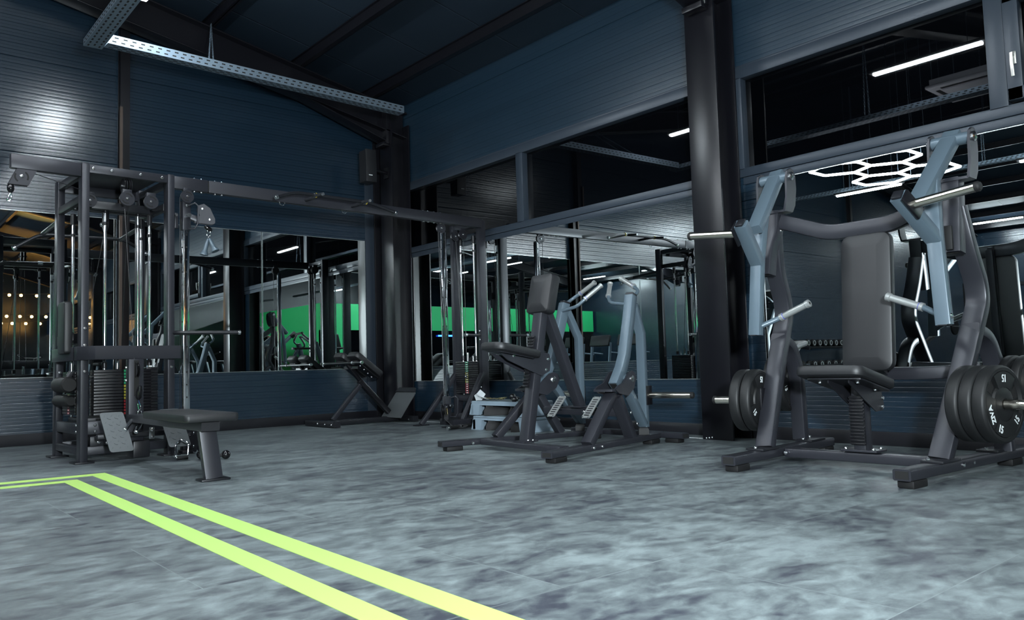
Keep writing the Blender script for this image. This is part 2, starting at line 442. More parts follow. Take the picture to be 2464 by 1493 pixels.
# slim wall posts along the left wall
for x in (2.335, -2.0, -7.0):
    c = G('steel_black'); c.b2((x-.048, YW-.10, 0), (x+.048, YW-.092, roofz(x)-.16)); c.b2((x-.048, YW-.008, 0), (x+.048, YW, roofz(x)-.16)); c.b2((x-.004, YW-.092, 0), (x+.004, YW-.008, roofz(x)-.16))
    c.use('wood_dark'); c.b2((x-.058, YW-.13, 0), (x-.030, YW-.10, 3.55)); struct(c, 'wall_column')

# ------------------------------------------------------------------ mirrors
def mirror(name, lo, hi, nrm, label, group=None):
    lo, hi = V(lo), V(hi); c = G('mirror_edge'); c.b2(lo, hi, 0)
    o = build(c, name, None, None, (lo+hi)/2); tag(o, label, 'mirror', group)
    f = G('mirror')
    if nrm == 'y': f.b2((lo.x+.006, lo.y-.001, lo.z+.006), (hi.x-.006, lo.y+.001, hi.z-.006))
    else: f.b2((lo.x-.001, lo.y+.006, lo.z+.006), (lo.x+.001, hi.y-.006, hi.z-.006))
    build(f, 'reflective_face', o)
Lm = [(3.895, 5.30, 'mirror panel on the rear navy wall nearest the corner column'),
      (2.40, 3.887, 'mirror panel on the rear navy wall behind the chromed cable column'),
      (.70, 2.275, 'mirror panel on the rear wall behind the weight stack tower, reflecting orange lamps'),
      (-.9, .69, 'mirror panel on the rear wall beyond the weight tower, last of the row')]
for a, b, l in Lm: mirror('wall_mirror', (a, YW-.012, .665), (b, YW-.002, 2.345), 'y', l)
mirror('wall_mirror', (XW-.012, 4.245, .482), (XW-.002, 8.86, 2.10), 'x', 'long wall mirror behind the rowing machine, under the window band')
mirror('wall_mirror', (XW-.012, -.70, .55), (XW-.002, 3.60, 2.09), 'x', 'wall mirror behind the chest press, reflecting the lit hexagon lamp')

# ------------------------------------------------------------------ floor tape
def tape(lines, label):
    c = G('lime_tape')
    for poly in lines: c.plate((0, 0, .0012), (1, 0, 0), (0, 1, 0), poly, .0016)
    tag(build(c, 'floor_tape', None, None, (1.2, 5, 0)), label, 'floor marking')
sx = -.0145
tape([[(1.322, 5.90), (1.422, 6.003), (1.422+sx*9, -3.0), (1.322+sx*9, -3.0)], [(1.322, 5.90), (1.422, 6.003), (-4, 6.30), (-4, 6.19)]], 'outer lime green tape line on the floor, turning a corner by the cable tower')
tape([[(1.113, 5.67), (1.205, 5.772), (1.205+sx*9, -3.0), (1.113+sx*9, -3.0)], [(1.113, 5.67), (1.205, 5.772), (-4, 6.04), (-4, 5.94)]], 'inner lime green tape line on the floor, parallel inside the outer line')

# ------------------------------------------------------------------ lamps, trays, ceiling kit
def tube(x, y0, z, label, L=1.21):
    t = thing('tube_light', label, 'ceiling light', (x, y0, z), 'linear tube lights under the roof')
    c = G('speaker_black'); c.b2((x-.035, y0-.05, z+.012), (x+.035, y0+L+.05, z+.05), .005); build(c, 'housing', t)
    c = G('tube_light'); c.b2((x-.033, y0, z-.02), (x+.033, y0+L, z+.012), .008); build(c, 'diffuser', t)
    for yy in (y0+.15, y0+L-.15): c = G('galvanised'); c.pipe([(x, yy, z+.05), (x, yy, roofz(x)-.012)], .004, 6); build(c, 'suspension_wire', t)
words6 = ('first', 'second', 'third', 'fourth', 'fifth', 'sixth')
for x, z, w in ((2.05, 4.05, 'window side'), (-3.07, 3.70, 'middle'), (-8.6, 4.6, 'far side')):
    for i, y0 in enumerate((6.22, 3.12, .05, -3.05, -5.8, -9.25)):
        if x < -8 and i == 0: continue
        tube(x, y0, z, 'white linear tube light, %s of the %s row counted from the rear wall' % (words6[i], w))
def cable_tray(p0, p1, up, w, h, label, lips=2):
    """galvanised perforated channel, open side up"""
    p0, p1 = V(p0), V(p1); d = (p1-p0).normalized(); s = d.cross(V((0, 0, 1))); L = (p1-p0).length
    t = thing('cable_tray', label, 'cable tray', (p0+p1)/2)
    c = G('galvanised'); c.sweep([p0, p1], [(-w/2, 0), (w/2, 0), (w/2, h), (w/2-.004, h), (w/2-.004, .004), (-w/2+.004, .004), (-w/2+.004, h), (-w/2, h)])
    c.use('hole_black')
    n = int(L/.075)
    for i in range(n):
        q = p0+d*(.05+.075*i)
        for sg in (-1, 1):
            for k in range(lips):
                c.box(q+s*sg*w/2+V((0, 0, h*(.3+.42*k)))+d*(.02*k), (.034, .0016, .012), Matrix((d, s, V((0, 0, 1)))).transposed())
        for k in ((-1, 0, 1) if w > .11 else (-.5, .5)):
            c.box(q+s*k*w*.3+d*(.03 if k == 0 else 0), (.04, .014, .0016), Matrix((d, s, V((0, 0, 1)))).transposed())
    c.use('galvanised'); 
    build(c, 'channel', t); return t
ta = cable_tray((1.78, 7.56, 3.60), (4.96, 7.72, 3.60), 1, .12, .085, 'long perforated steel cable tray hanging from chains across the rear wall')
tb = cable_tray((1.70, 7.69, 3.60), (1.70, -13, 3.60), 1, .15, .06, 'wide perforated steel cable tray that the long tray joins, running down the room')
tc_ = cable_tray((-3.2, 8.5, 3.78), (-3.2, -13, 3.78), 1, .12, .06, 'perforated cable tray under the middle of the roof, seen in the mirror')
def chain(p0, p1, parent, name='chain'):
    c = G('galvanised'); p0, p1 = V(p0), V(p1); d = (p1-p0); n = int(d.length/.026); d.normalize()
    a = d.cross(V((0, 1, 0))).normalized(); b = d.cross(a)
    for i in range(n):
        q = p0+d*(.013+.026*i); s = a if i % 2 else b
        pts = [q+d*.016+s*.0, q+d*.011+s*.007, q-d*.011+s*.007, q-d*.016, q-d*.011-s*.007, q+d*.011-s*.007]
        c.pipe(pts, .0024, 5, closed=True)
    return build(c, name, parent)
for x in (2.72,):
    chain((3.118, 8.70, 4.55), (x-.035, 7.555, 3.665), ta); chain((3.118, 8.70, 4.55), (x+.05, 7.665, 3.665), ta)
for y in (4.6, 1.2, -2.5): chain((1.70, y, roofz(1.70)-.02), (1.632, y, 3.65), tb); chain((1.70, y, roofz(1.70)-.02), (1.768, y, 3.65), tb)
for y in (7.2, 4.9, 2.5, 0.2, -3): chain((-3.2, y, roofz(-3.2)-.02), (-3.26, y, 3.83), tc_); chain((-3.2, y, roofz(-3.2)-.02), (-3.14, y, 3.83), tc_)
# hexagon lamp
def hexlamp(c, R, cells, label, turn=0., zc=3.3):
    t = thing('hexagon_light', label, 'ceiling light', c); g = G('hex_light'); seen = set(); ends = set(); c = V(c)
    for q, r in cells:
        cx = R*1.5*q; cy = R*math.sqrt(3)*(r+q/2); pts = [(cx+R*math.cos(PI/3*k), cy+R*math.sin(PI/3*k)) for k in range(6)]
        for k in range(6):
            a, b = pts[k], pts[(k+1) % 6]; key = tuple(sorted(((round(a[0], 2), round(a[1], 2)), (round(b[0], 2), round(b[1], 2)))))
            if key in seen: continue
            seen.add(key); rot = lambda p: V((c.x+p[0]*math.cos(turn)-p[1]*math.sin(turn), c.y+p[0]*math.sin(turn)+p[1]*math.cos(turn), c.z))
            g.bar(rot(a), rot(b), .036, .03, r=.008); ends.update(key)
    build(g, 'tube', t)
    for i, e in enumerate(sorted(ends)):
        if i % 3 == 0 and e[0] < .95:
            g = G('galvanised'); p = V((c.x+e[0]*math.cos(turn)-e[1]*math.sin(turn), c.y+e[0]*math.sin(turn)+e[1]*math.cos(turn), c.z)); g.pipe([p, (p.x, p.y, roofz(p.x)-.02)], .0022, 5); build(g, 'suspension_wire', t)
    return t
hexlamp((0.05, 5.1, 3.3), .40, [(0, 0), (1, 0), (-1, 0), (1, -1), (-1, 1)], 'lit white hexagon lamp of joined cells, seen in the mirror behind the chest press', .03)
# ceiling air unit
t = thing('air_conditioner', 'white square ceiling air conditioner cassette seen in the upper window', 'air conditioner', (-.25, 4.0, 4.30))
c = G('ac_white'); c.box((-.25, 4.0, 4.30), (.95, .95, .05), None, .02, 3); c.box((-.25, 4.0, 4.36), (.86, .86, .10), None, .01); build(c, 'grille', t)
c = G('ac_white'); c.box((-.25, 4.0, 4.268), (.62, .62, .02), None, .008); c.use('hole_black')
for sx_, sy_ in ((1, 0), (-1, 0), (0, 1), (0, -1)): c.box((-.25+sx_*.37, 4.0+sy_*.37, 4.272), (.05 if sx_ else .6, .05 if sy_ else .6, .008))
build(c, 'cover', t)
c = G('galvanised')
for a in (-.4, .4):
    for b in (-.4, .4): c.pipe([(-.25+a, 4+b, 4.41), (-.25+a, 4+b, roofz(-.25+a)-.02)], .005, 6)
build(c, 'hanger_frame', t)
# loudspeaker on the corner column
t = thing('wall_speaker', 'black loudspeaker on the corner column above the cable machine', 'speaker', (5.12, 8.76, 3.2))
c = G('speaker_black'); c.plate((5.095, 8.76, 3.215), (0, 1, 0), (0, 0, 1), [(-.09, -.20), (.06, -.20), (.07, .20), (-.10, .20)], .13); build(c, 'cabinet', t)
c = G('speaker_black'); fr = (-.10, .10)
c.sweep([(5.095, 8.66, 3.42), (5.10, 8.653, 3.22), (5.105, 8.66, 3.01)], rrect(.15, .02, .006), (0, 1, 0)); c.use('white_print'); c.box((5.085, 8.642, 3.09), (.05, .004, .010)); build(c, 'grille', t)
c = G('black_paint'); c.cyl((5.18, 8.78, 3.2), (5.45, 8.84, 3.2), .022); c.box((5.44, 8.85, 3.2), (.02, .10, .14)); build(c, 'bracket', t)

# ------------------------------------------------------------------ cable tower machine (two towers joined by a beam)
T = frame((1.457, 6.83), 3.0)
TX = (T(1, 0, 0)-T(0, 0, 0)); TY = (T(0, 1, 0)-T(0, 0, 0)); TZ = V((0, 0, 1)); TR = Matrix((TX, TY, TZ)).transposed()
m = thing('cable_machine', 'dark grey cable crossover machine of two weight towers joined by a long overhead beam', 'gym machine', T(0, 0, 0))
def tb_(g_, lo, hi, bev=.004):
    lo, hi = V(lo), V(hi); c = (lo+hi)/2; return g_.box(T(*c), hi-lo, TR, bev)
def post(x, y, w, d, z=2.32, name='post', foot=True):
    c = G('charcoal'); tb_(c, (x-w/2, y-d/2, .012), (x+w/2, y+d/2, z), .005)
    c.use('charcoal_dark'); tb_(c, (x-w/2+.004, y-d/2+.004, z-.002), (x+w/2-.004, y+d/2-.004, z+.004), .002); tb_(c, (x-.068, y-.078, 0), (x+.068, y+.078, .014), .003)
    return build(c, name, m)
def bolts(pts, ax, parent=None, r=.011):
    for p in pts:
        c = G('bolt_steel'); c.bolt(p, ax, r, .011); build(c, 'bolt', parent or m)
post(0, 0, .055, .10); post(.65, 0, .055, .10); post(.015, .75, .055, .10); post(.665, .75, .055, .10)
# overhead beam, in three lengths, and the top frame
c = G('charcoal'); tb_(c, (-.50, -.03, 2.215), (-.028, .03, 2.32), .004); build(c, 'pulldown_arm', m)
c = G('charcoal'); tb_(c, (.678, -.03, 2.215), (.968, .03, 2.32), .004); tb_(c, (.978, -.03, 2.215), (4.10, .03, 2.32), .004)
c.use('hole_black'); tb_(c, (.966, -.026, 2.22), (.98, .026, 2.316), 0); build(c, 'beam', m)
c = G('charcoal'); tb_(c, (.028, -.035, 2.252), (.622, .0, 2.318)); tb_(c, (.028, .0, 2.305), (.622, .75, 2.318)); tb_(c, (-.01, .05, 2.24), (.03, .70, 2.30)); tb_(c, (.64, .05, 2.24), (.68, .70, 2.30)); tb_(c, (.04, .73, 2.23), (.64, .77, 2.31))
c.use('charcoal_dark'); tb_(c, (.10, .16, 2.01), (.55, .22, 2.075)); tb_(c, (.02, .34, 2.02), (.65, .40, 2.08)); tb_(c, (-.01, .05, 2.03), (.03, .70, 2.09)); tb_(c, (.62, .05, 2.03), (.66, .70, 2.09))
build(c, 'top_frame', m)
bolts([T(x, -.036, 2.288) for x in (.055, .19, .41, .58)], -TY, None, .013)
bolts([T(0, -.051, z) for z in (1.03, .90, .845, .70)]+[T(.65, -.051, z) for z in (.88, .72)], -TY, None, .012)
bolts([T(.015, .70, .70)], -TY, None, .013)
bolts([T(x, 0, 2.214) for x in (.86, .92, 1.04, 1.10)]+[T(x, 0, 2.214) for x in (3.30, 3.36, 3.44, 3.53)], -TZ, None, .012)
bolts([T(x, 0, 2.321) for x in (.86, .92, 1.04, 1.10, 3.30, 3.36, 3.44, 3.53)], TZ, None, .011)
# pull-up bar on the front of the beam
c = G('charcoal_dark'); y = -.27
c.pipe([T(1.48, y-.03, 2.195), T(1.65, y, 2.262), T(2.46, y, 2.262), T(2.72, y-.03, 2.195)], .0165, 12, .10)
for x in (1.90, 2.40): c.pipe([T(x, y, 2.262), T(x, .0, 2.262)], .016, 10)
for x in (1.86, 2.36): c.pipe([T(x, y, 2.26), T(x-.005, y-.15, 2.245)], .014, 10)
c.use('bolt_steel')
for p, d in ((T(1.48, y-.03, 2.195), V((-1, 0, -.4))), (T(2.72, y-.03, 2.195), V((1, 0, -.26)))): c.cyl(p, p+d.normalized()*.03, .021, 14, .004)
for x in (1.86, 2.36): c.cyl(T(x-.005, y-.146, 2.2455), T(x-.006, y-.158, 2.245), .0145, 10)
for x in (1.86, 2.40): c.cyl(T(x-.012, y, 2.262), T(x+.006, y, 2.262), .021, 14)
c.use('yellow_tape')
for x in (1.86, 2.40): c.cyl(T(x+.006, y, 2.262), T(x+.014, y, 2.262), .022, 14)
build(c, 'pull_up_bar', m)
for x in (1.64, 2.30):
    c = G('chrome'); c.pipe([T(x, -.01, 2.216), T(x+.005, -.012, 2.195), T(x+.03, -.014, 2.188), T(x+.05, -.012, 2.2), T(x+.052, -.01, 2.216)], .005, 8); build(c, 'eyelet', m)
# second pull-up bar on the back
c = G('charcoal_dark'); yb = 1.30
c.pipe([T(-.19, yb+.02, 1.82), T(-.01, yb, 1.945), T(.70, yb, 1.962), T(.90, yb+.02, 1.855)], .0165, 12, .08)
for x in (.015, .665): c.pipe([T(x, yb, 1.955), T(x, .79, 1.99)], .02, 10)
c.use('bolt_steel')
for p, d in ((T(-.19, yb+.02, 1.82), V((-1, 0, -.7))), (T(.90, yb+.02, 1.855), V((1, 0, -.5)))): c.cyl(p, p+d.normalized()*.03, .022, 14, .004)
for x in (.34, .36): c.cyl(T(x-.01, yb, 1.954), T(x+.02, yb, 1.954), .022, 14)
build(c, 'rear_pull_up_bar', m)
# pulleys with cover plates
def cover(c_, cx, cz, y, r=.055, ears=None):
    poly = [(r*math.cos(a*PI/9), r*math.sin(a*PI/9)) for a in range(18)]
    c_.use('charcoal'); c_.plate(T(cx, y, cz), TX, TZ, poly, .005)
    c_.use('hole_black')
    for a0 in (.4, PI+.4): arc_strip(c_, T(cx, y-.003, cz), TX, TZ, r*.68, .010, a0, a0+1.5)
    c_.use('bolt_steel'); c_.bolt(T(cx, y-.003, cz), -TY, .012, .012)
def pset_(cx, cz, y, r=.05, drop=0):
    c_ = G('black_paint'); pulley(c_, T(cx, y+.018, cz), TY, r*.96, .024); cover(c_, cx, cz, y, r*1.05); 
    c_.use('charcoal'); c_.box(T(cx, y+.018, cz+r*.9+.01), (r*1.3, .04, .03), TR, .003)
    return build(c_, 'pulley', m)
pset_(.30, 2.075, -.06, .055); pset_(.485, 2.07, -.06, .055); pset_(.785, 2.155, -.045, .052); pset_(.07, 2.06, .1, .05)
c = G('black_paint'); pulley(c, T(.30, .02, 2.19), TX, .062, .02); pulley(c, T(.335, .02, 2.19), TX, .062, .02)
c.use('bolt_steel'); c.cyl(T(.275, .02, 2.19), T(.36, .02, 2.19), .01, 10); build(c, 'twin_pulley', m)
c = G('black_paint'); pulley(c, T(.23, .25, 1.90), TX, .05, .024); c.box(T(.23, .25, 1.96), (.05, .02, .10), TR, .003); c.use('bolt_steel'); c.bolt(T(.205, .25, 1.90), -TX, .02, .015); build(c, 'pulley', m)
c = G('charcoal'); c.plate(T(-.43, -.02, 2.155), TX, TZ, [(-.085, -.062), (.045, -.062), (.10, .06), (-.03, .06)], .006); c.plate(T(-.43, .02, 2.155), TX, TZ, [(-.085, -.062), (.045, -.062), (.10, .06), (-.03, .06)], .006)
c.use('hole_black')
for a0 in (-.5, PI-.5): arc_strip(c, T(-.43, -.0235, 2.155), TX, TZ, .043, .012, a0, a0+1.5)
c.use('bolt_steel'); c.bolt(T(-.43, -.023, 2.16), -TY, .013, .012); c.use('black_paint'); pulley(c, T(-.43, 0, 2.155), TY, .045, .024); build(c, 'arm_pulley', m)
c = G('black_gloss'); c.lathe(T(-.495, 0, 2.03), (0, 0, 1), [(.010, 0), (.024, .02), (.024, .05), (.012, .075), (0, .075)], 12)
c.use('chrome'); c.pipe([T(-.495, 0, 2.03), T(-.505, 0, 2.005), T(-.515, 0, 1.97), T(-.50, 0, 1.965), T(-.488, 0, 2.0), T(-.495, 0, 2.03)], .006, 8); build(c, 'cable_stop', m)
c = G('black_paint'); 
for pts in ([T(.30, .0, 2.0), T(.315, -.22, .62)], [T(.335, .0, 2.19), T(.345, .22, .8)], [T(.23, .25, 1.88), T(.08, .38, .8)], [T(-.36, 0, 2.2), T(-.02, .02, 2.12)], [T(.735, -.01, 2.15), T(.735, -.01, .30)], [T(.60, .3, 2.04), T(.60, .40, .75)]):
    c.pipe(pts, .0028, 6)
build(c, 'steel_cable', m)
# guide rods and weight stacks
def stack(cx, cy, w, d, n, z0, zt, along, label=True, face=-1):
    """along: 'x' plates wide in X (read from -Y side) ; 'y' plates wide in Y (read from -X side)"""
    s = w*.29
    for sg in (-1, 1):
        p = (cx+sg*s, cy) if along == 'x' else (cx, cy+sg*s)
        c = G('chrome'); c.cyl(T(*p, z0-.08), T(*p, zt), .0125, 14); c.use('black_paint')
        c.cyl(T(*p, zt-.06), T(*p, zt+.03), .021, 14, .003); c.cyl(T(*p, z0+n*.0245+.012), T(*p, z0+n*.0245+.06), .020, 14, .003); c.cyl(T(*p, zt-.16), T(*p, zt-.135), .019, 12)
        build(c, 'guide_rod', m)
    for i in range(n):
        c = G('black_paint'); z = z0+i*.0245; hx, hy = (w/2, d/2) if along == 'x' else (d/2, w/2)
        tb_(c, (cx-hx, cy-hy, z), (cx+hx, cy+hy, z+.0225), .0025)
        lab = 'label_green' if i > n*.62 else ('label_yellow' if i > n*.32 else 'label_red')
        if along == 'x':
            c.use(lab); tb_(c, (cx+.005, cy-hy-.0012, z+.003), (cx+.019, cy-hy, z+.020), 0); c.use('white_print'); tb_(c, (cx+.022, cy-hy-.0012, z+.006), (cx+.05, cy-hy, z+.016), 0)
            c.use('hole_black'); c.cyl(T(cx+.068, cy-hy-.0012, z+.011), T(cx+.068, cy-hy+.002, z+.011), .006, 8)
        else:
            for k in (-1, 1):
                c.use(lab); tb_(c, (cx-hx-.0012, cy+k*.018-.004, z+.003), (cx-hx, cy+k*.018+.004, z+.020), 0); c.use('white_print'); tb_(c, (cx-hx-.0012, cy+k*.006-.008, z+.006), (cx-hx, cy+k*.006+.003, z+.014), 0)
        build(c, 'weight_plate', m)
    c = G('chrome'); zt2 = z0+n*.0245; c.cyl(T(cx-.03, cy, zt2), T(cx-.03, cy, zt2+.10), .016, 14, .003); build(c, 'stack_stem', m); c = G('chrome'); c.cyl(T(cx+.05, cy, zt2), T(cx+.05, cy, zt2+.06), .009, 12); build(c, 'stack_stem', m)
    c = G('bolt_steel'); z = z0+(n*.5)*.0245+.011; p = T(cx+.068, cy-d/2-.03, z) if along == 'x' else T(cx-d/2-.03, cy-.02, z); q = T(cx+.068, cy, z) if along == 'x' else T(cx, cy-.02, z)
    c.cyl(q, p, .005, 8); c.sphere(p, .016); build(c, 'selector_pin', m)
stack(.345, .215, .44, .11, 15, .345, 2.05, 'x')
stack(.055, .40, .36, .10, 14, .36, 1.98, 'y')
stack(.60, .42, .36, .09, 15, .36, 2.0, 'y')
# front guard, lower frame
c = G('charcoal'); zc = .838
c.beam([T(-.035, .03, zc), T(-.035, -.05, zc), T(.045, -.175, zc), T(.655, -.175, zc), T(.70, -.085, zc), T(.70, .0, zc)], .036, .105, (0, 0, 1), .004); build(c, 'front_guard', m)
c = G('charcoal'); c.beam([T(-.035, .08, zc), T(-.05, .12, zc), T(-.05, .62, zc), T(-.03, .70, zc)], .03, .105, (0, 0, 1), .004); build(c, 'side_guard', m)
c = G('charcoal')
tb_(c, (.028, -.02, .215), (.622, .03, .315)); tb_(c, (.028, -.03, .06), (.622, .03, .125)); tb_(c, (.04, .72, .06), (.64, .77, .125)); tb_(c, (-.01, .05, .215), (.03, .70, .30)); tb_(c, (-.012, .05, .06), (.035, .70, .12)); tb_(c, (.64, .05, .06), (.68, .70, .12)); tb_(c, (.64, .05, .22), (.68, .70, .30))
build(c, 'base_frame', m); c = G('charcoal_dark'); tb_(c, (.03, .12, .30), (.62, .50, .335)); tb_(c, (.04, -.06, .125), (.20, .0, .20)); build(c, 'stack_base', m); c = G('charcoal_dark'); tb_(c, (-.01, .04, .92), (.03, .74, 1.0)); build(c, 'side_rail', m)
bolts([T(.085, -.021, .285), T(.085, -.021, .235), T(.10, -.061, .155), T(.16, -.061, .145)], -TY, None, .012)
bolts([T(-.011, .10, .285), T(-.011, .10, .235)], -TX, None, .012)
# upright for the low row, with pulley slot
c = G('charcoal'); tb_(c, (.262, -.235, .10), (.372, -.16, .785), .005); c.use('hole_black'); tb_(c, (.300, -.2362, .50), (.336, -.234, .775), 0)
c.use('black_gloss'); pulley(c, T(.318, -.225, .70), TX, .06, .022); c.use('charcoal_dark'); tb_(c, (.275, -.30, .03), (.40, -.15, .16), .01); tb_(c, (.03, -.28, .19), (.64, -.235, .225), .004)
build(c, 'row_upright', m)
bolts([T(.255, -.20, z) for z in (.72, .62)], -TX, None, .011)
bolts([T(.31, -.236, .33)], -TY, None, .014)
c = G('black_gloss'); c.lathe(T(.322, -.262, .47), (0.05, -.25, 1), [(.008, 0), (.022, .02), (.022, .075), (.013, .11), (0, .115)], 12); c.use('chrome')
c.pipe([T(.322, -.262, .47), T(.334, -.27, .43), T(.336, -.275, .40), T(.322, -.275, .40), T(.316, -.268, .44)], .005, 8); build(c, 'cable_stop', m)
# foot plates of the low row
def tread(px, name='foot_plate'):
    o = T(px, -.40, .245); ay = (TZ*.84+TY*.46).normalized(); ay = (ay+TX*-.10).normalized(); ax = TX
    c_ = G('tread_grey'); c_.plate(o, ax, ay, rrect(.165, .325, .02, 4), .007); n = ax.cross(ay).normalized()
    for r in range(6):
        for q in range(3):
            for sg, ox in ((1, 0), (-1, .026)):
                a = .7*sg+.2; p = o+ax*(-.055+.052*q+ox)+ay*(-.125+.052*r+(.026 if sg < 0 else 0))+n*.0045*(1 if n.y < 0 else -1)
                if abs(-.055+.052*q+ox) > .072 or (-.125+.052*r+(.026 if sg < 0 else 0)) > .15: continue
                d = ax*math.cos(a)+ay*math.sin(a); e = n.cross(d); c_.plate(p, d, e, [(-.013, 0), (0, -.0032), (.013, 0), (0, .0032)], .004)
    c_.use('charcoal_dark'); c_.bar(o-n*.012*(1 if n.y < 0 else -1), T(px, -.25, .20), .05, .05)
    return build(c_, name, m)
tread(.125); tread(.545)
for x in (.225, .415): c = G('tread_grey'); tb_(c, (x-.02, -.287, .165), (x+.022, -.281, .255), .004); build(c, 'bracket', m)
bolts([T(x, -.288, z) for x in (.226, .416) for z in (.235, .185)], -TY, None, .014)
# low row seat
S0, S1 = T(.317, -.20, .333), T(.205, -1.90, .333)
sd = (S1-S0).normalized(); ss = sd.cross(TZ)
c = G('charcoal'); c.bar(S0, S1, .11, .058, r=.004); c.use('charcoal_dark'); c.box(S1+sd*.001, (.105, .003, .052), Matrix((ss, sd, TZ)).transposed()); build(c, 'seat_beam', m)
c = G('charcoal'); a = S1-sd*.075; c.beam([a-V((0, 0, .028)), V((a.x, a.y, 0))+sd*.03+TX*.03+V((0, 0, .012))], .105, .055, sd, .004)
c.use('charcoal_dark'); q = V((a.x, a.y, 0))+sd*.03+TX*.03; c.box(q+V((0, 0, .007)), (.175, .12, .014), Matrix((ss, sd, TZ)).transposed(), .003); build(c, 'seat_leg', m)
c = G('vinyl'); mid = S1-sd*.42; c.pad(V((mid.x, mid.y, .386)), ss, sd, .33, .92, .05, .03, .006, .012); build(c, 'seat', m)
# side pad and leg rollers (pulldown side)
c = G('vinyl'); c.pad(T(-.075, .20, 1.045), TY, TZ, .20, .41, .06, .025, .012, .015); c.use('charcoal_dark'); c.bar(T(-.05, .24, 1.02), T(.0, .24, .96), .05, .05); build(c, 'side_pad', m)
c = G('rubber'); c.cyl(T(-.06, .42, .60), T(-.06, .12, .60), .062, 20, .012); c.use('charcoal_dark'); c.bar(T(-.06, .30, .60), T(.0, .30, .70), .04, .04); build(c, 'roller', m)
c = G('rubber'); c.cyl(T(-.02, .62, .47), T(-.02, .22, .47), .045, 20, .012); build(c, 'roller', m)
# chromed columns with holes, carriages
def chrome_col(x, y, z0, z1):
    c_ = G('chrome'); tb_(c_, (x-.026, y-.026, z0), (x+.026, y+.026, z1), .004); c_.use('hole_black')
    z = z0+.12
    while z < z1-.05:
        c_.cyl(T(x, y-.0268, z), T(x, y-.02, z), .0075, 10); c_.cyl(T(x-.0268, y, z), T(x-.02, y, z), .0075, 10); z += .105
    return build(c_, 'slide_column', m)
chrome_col(.785, 0, .03, 2.10); c = G('charcoal'); tb_(c, (.752, -.034, 2.055), (.818, .034, 2.12)); c.plate(T(.785, -.032, 2.14), TX, TZ, [(-.03, -.05), (.03, -.05), (.03, .0), (-.03, .0)], .004)
tb_(c, (.74, -.05, 0), (.83, .05, .03)); c.use('bolt_steel'); c.bolt(T(.785, -.035, 2.08), -TY, .013, .012); build(c, 'column_bracket', m)
def carriage(x, y, z, dx, dy, tilt):
    """sliding carriage: sleeve, pull handle, pin and a pivoting pulley fork pointing along (dx,dy)"""
    c_ = G('charcoal'); tb_(c_, (x-.034, y-.034, z-.13), (x+.034, y+.034, z+.10), .005)
    c_.use('bolt_steel'); c_.cyl(T(x, y-.034, z-.01), T(x, y-.085, z-.01), .02, 6); CA = build(c_, 'carriage', m)
    c_ = G('charcoal'); c_.beam([T(x+.015, y-.035, z+.08), T(x+.05, y-.085, z+.10), T(x+.07, y-.10, z+.07), T(x+.065, y-.10, z-.08), T(x+.045, y-.085, z-.12), T(x+.012, y-.035, z-.12)], .012, .016, (0, 1, 0), .004); build(c_, 'pull_handle', CA)
    d = (TX*dx+TY*dy).normalized(); s = d.cross(TZ); c_ = G('charcoal'); o = T(x, y, z)+d*.07
    poly = [(0, -.06), (0, -.01), (.045, .0), (.02, .05), (.035, .09), (.075, .105), (.125, .07), (.165, -.02), (.165, -.055), (.14, -.07)]
    ca, sa = math.cos(tilt), math.sin(tilt); poly = [(px_*ca-pz_*sa, px_*sa+pz_*ca) for px_, pz_ in poly]
    for k in (-.022, .022): c_.plate(o+s*k, d, TZ, poly, .005)
    c_.bar(o-d*.06, o+d*.02-TZ*.03, .05, .05)
    c_.use('black_paint'); pulley(c_, o+d*(.085*ca-.04*sa)+TZ*(.085*sa+.04*ca), s, .045, .022)
    c_.use('bolt_steel')
    for px_, pz_ in ((.06, .06), (.12, -.03)):
        for k in (-1, 1): c_.bolt(o+d*(px_*ca-pz_*sa)+TZ*(px_*sa+pz_*ca)+s*k*.0245, s*k, .012, .010)
    build(c_, 'swivel_pulley', CA); return o, d
carriage(.785, 0, 2.0, .95, -.25, 0.)
c = G('charcoal'); tb_(c, (.69, -.02, 1.88), (.72, .02, 2.01)); c.use('bolt_steel'); c.cyl(T(.69, -.02, 1.985), T(.69, -.06, 1.985), .012, 8); build(c, 'bracket', m)
carriage(.785, 0, .16, .2, -.95, -.6)
# dip handles on the front side
c = G('charcoal_dark'); c.pipe([T(.66, -.01, 1.0), T(.70, -.10, 1.0), T(1.16, -.20, 1.0)], .017, 12, .04); c.use('bolt_steel'); c.cyl(T(1.15, -.198, 1.0), T(1.175, -.203, 1.0), .02, 12, .004); build(c, 'dip_handle', m)
# far tower
NX = 4.13
for yy in (.03, .50):
    c = G('charcoal'); tb_(c, (NX-.05, yy-.027, .012), (NX+.05, yy+.027, 2.31), .005); c.use('charcoal_dark'); tb_(c, (NX-.07, yy-.06, 0), (NX+.07, yy+.06, .013), .003); build(c, 'post', m)
c = G('charcoal'); tb_(c, (NX-.045, .03, 2.245), (NX+.045, .50, 2.30)); build(c, 'top_crossbar', m)
c = G('charcoal'); tb_(c, (NX-.04, .05, .06), (NX+.04, .48, .12)); tb_(c, (NX-.03, .05, .26), (NX+.03, .48, .33))
tb_(c, (3.62, -.03, .03), (NX, .08, .085)); c.use('charcoal_dark'); tb_(c, (3.55, .02, .035), (3.78, .12, .10)); tb_(c, (3.58, .03, 0), (3.70, .13, .012)); build(c, 'tower_frame', m)
stack(NX-.01, .265, .40, .10, 15, .345, 2.12, 'y')
pset_(NX-.10, 2.165, .22, .055); pset_(NX-.10, 2.165, .36, .055)
chrome_col(3.60, .05, .03, 2.13); pset_(3.555, 2.165, .02, .055)
carriage(3.60, .05, .24, -.6, -.5, -.9)
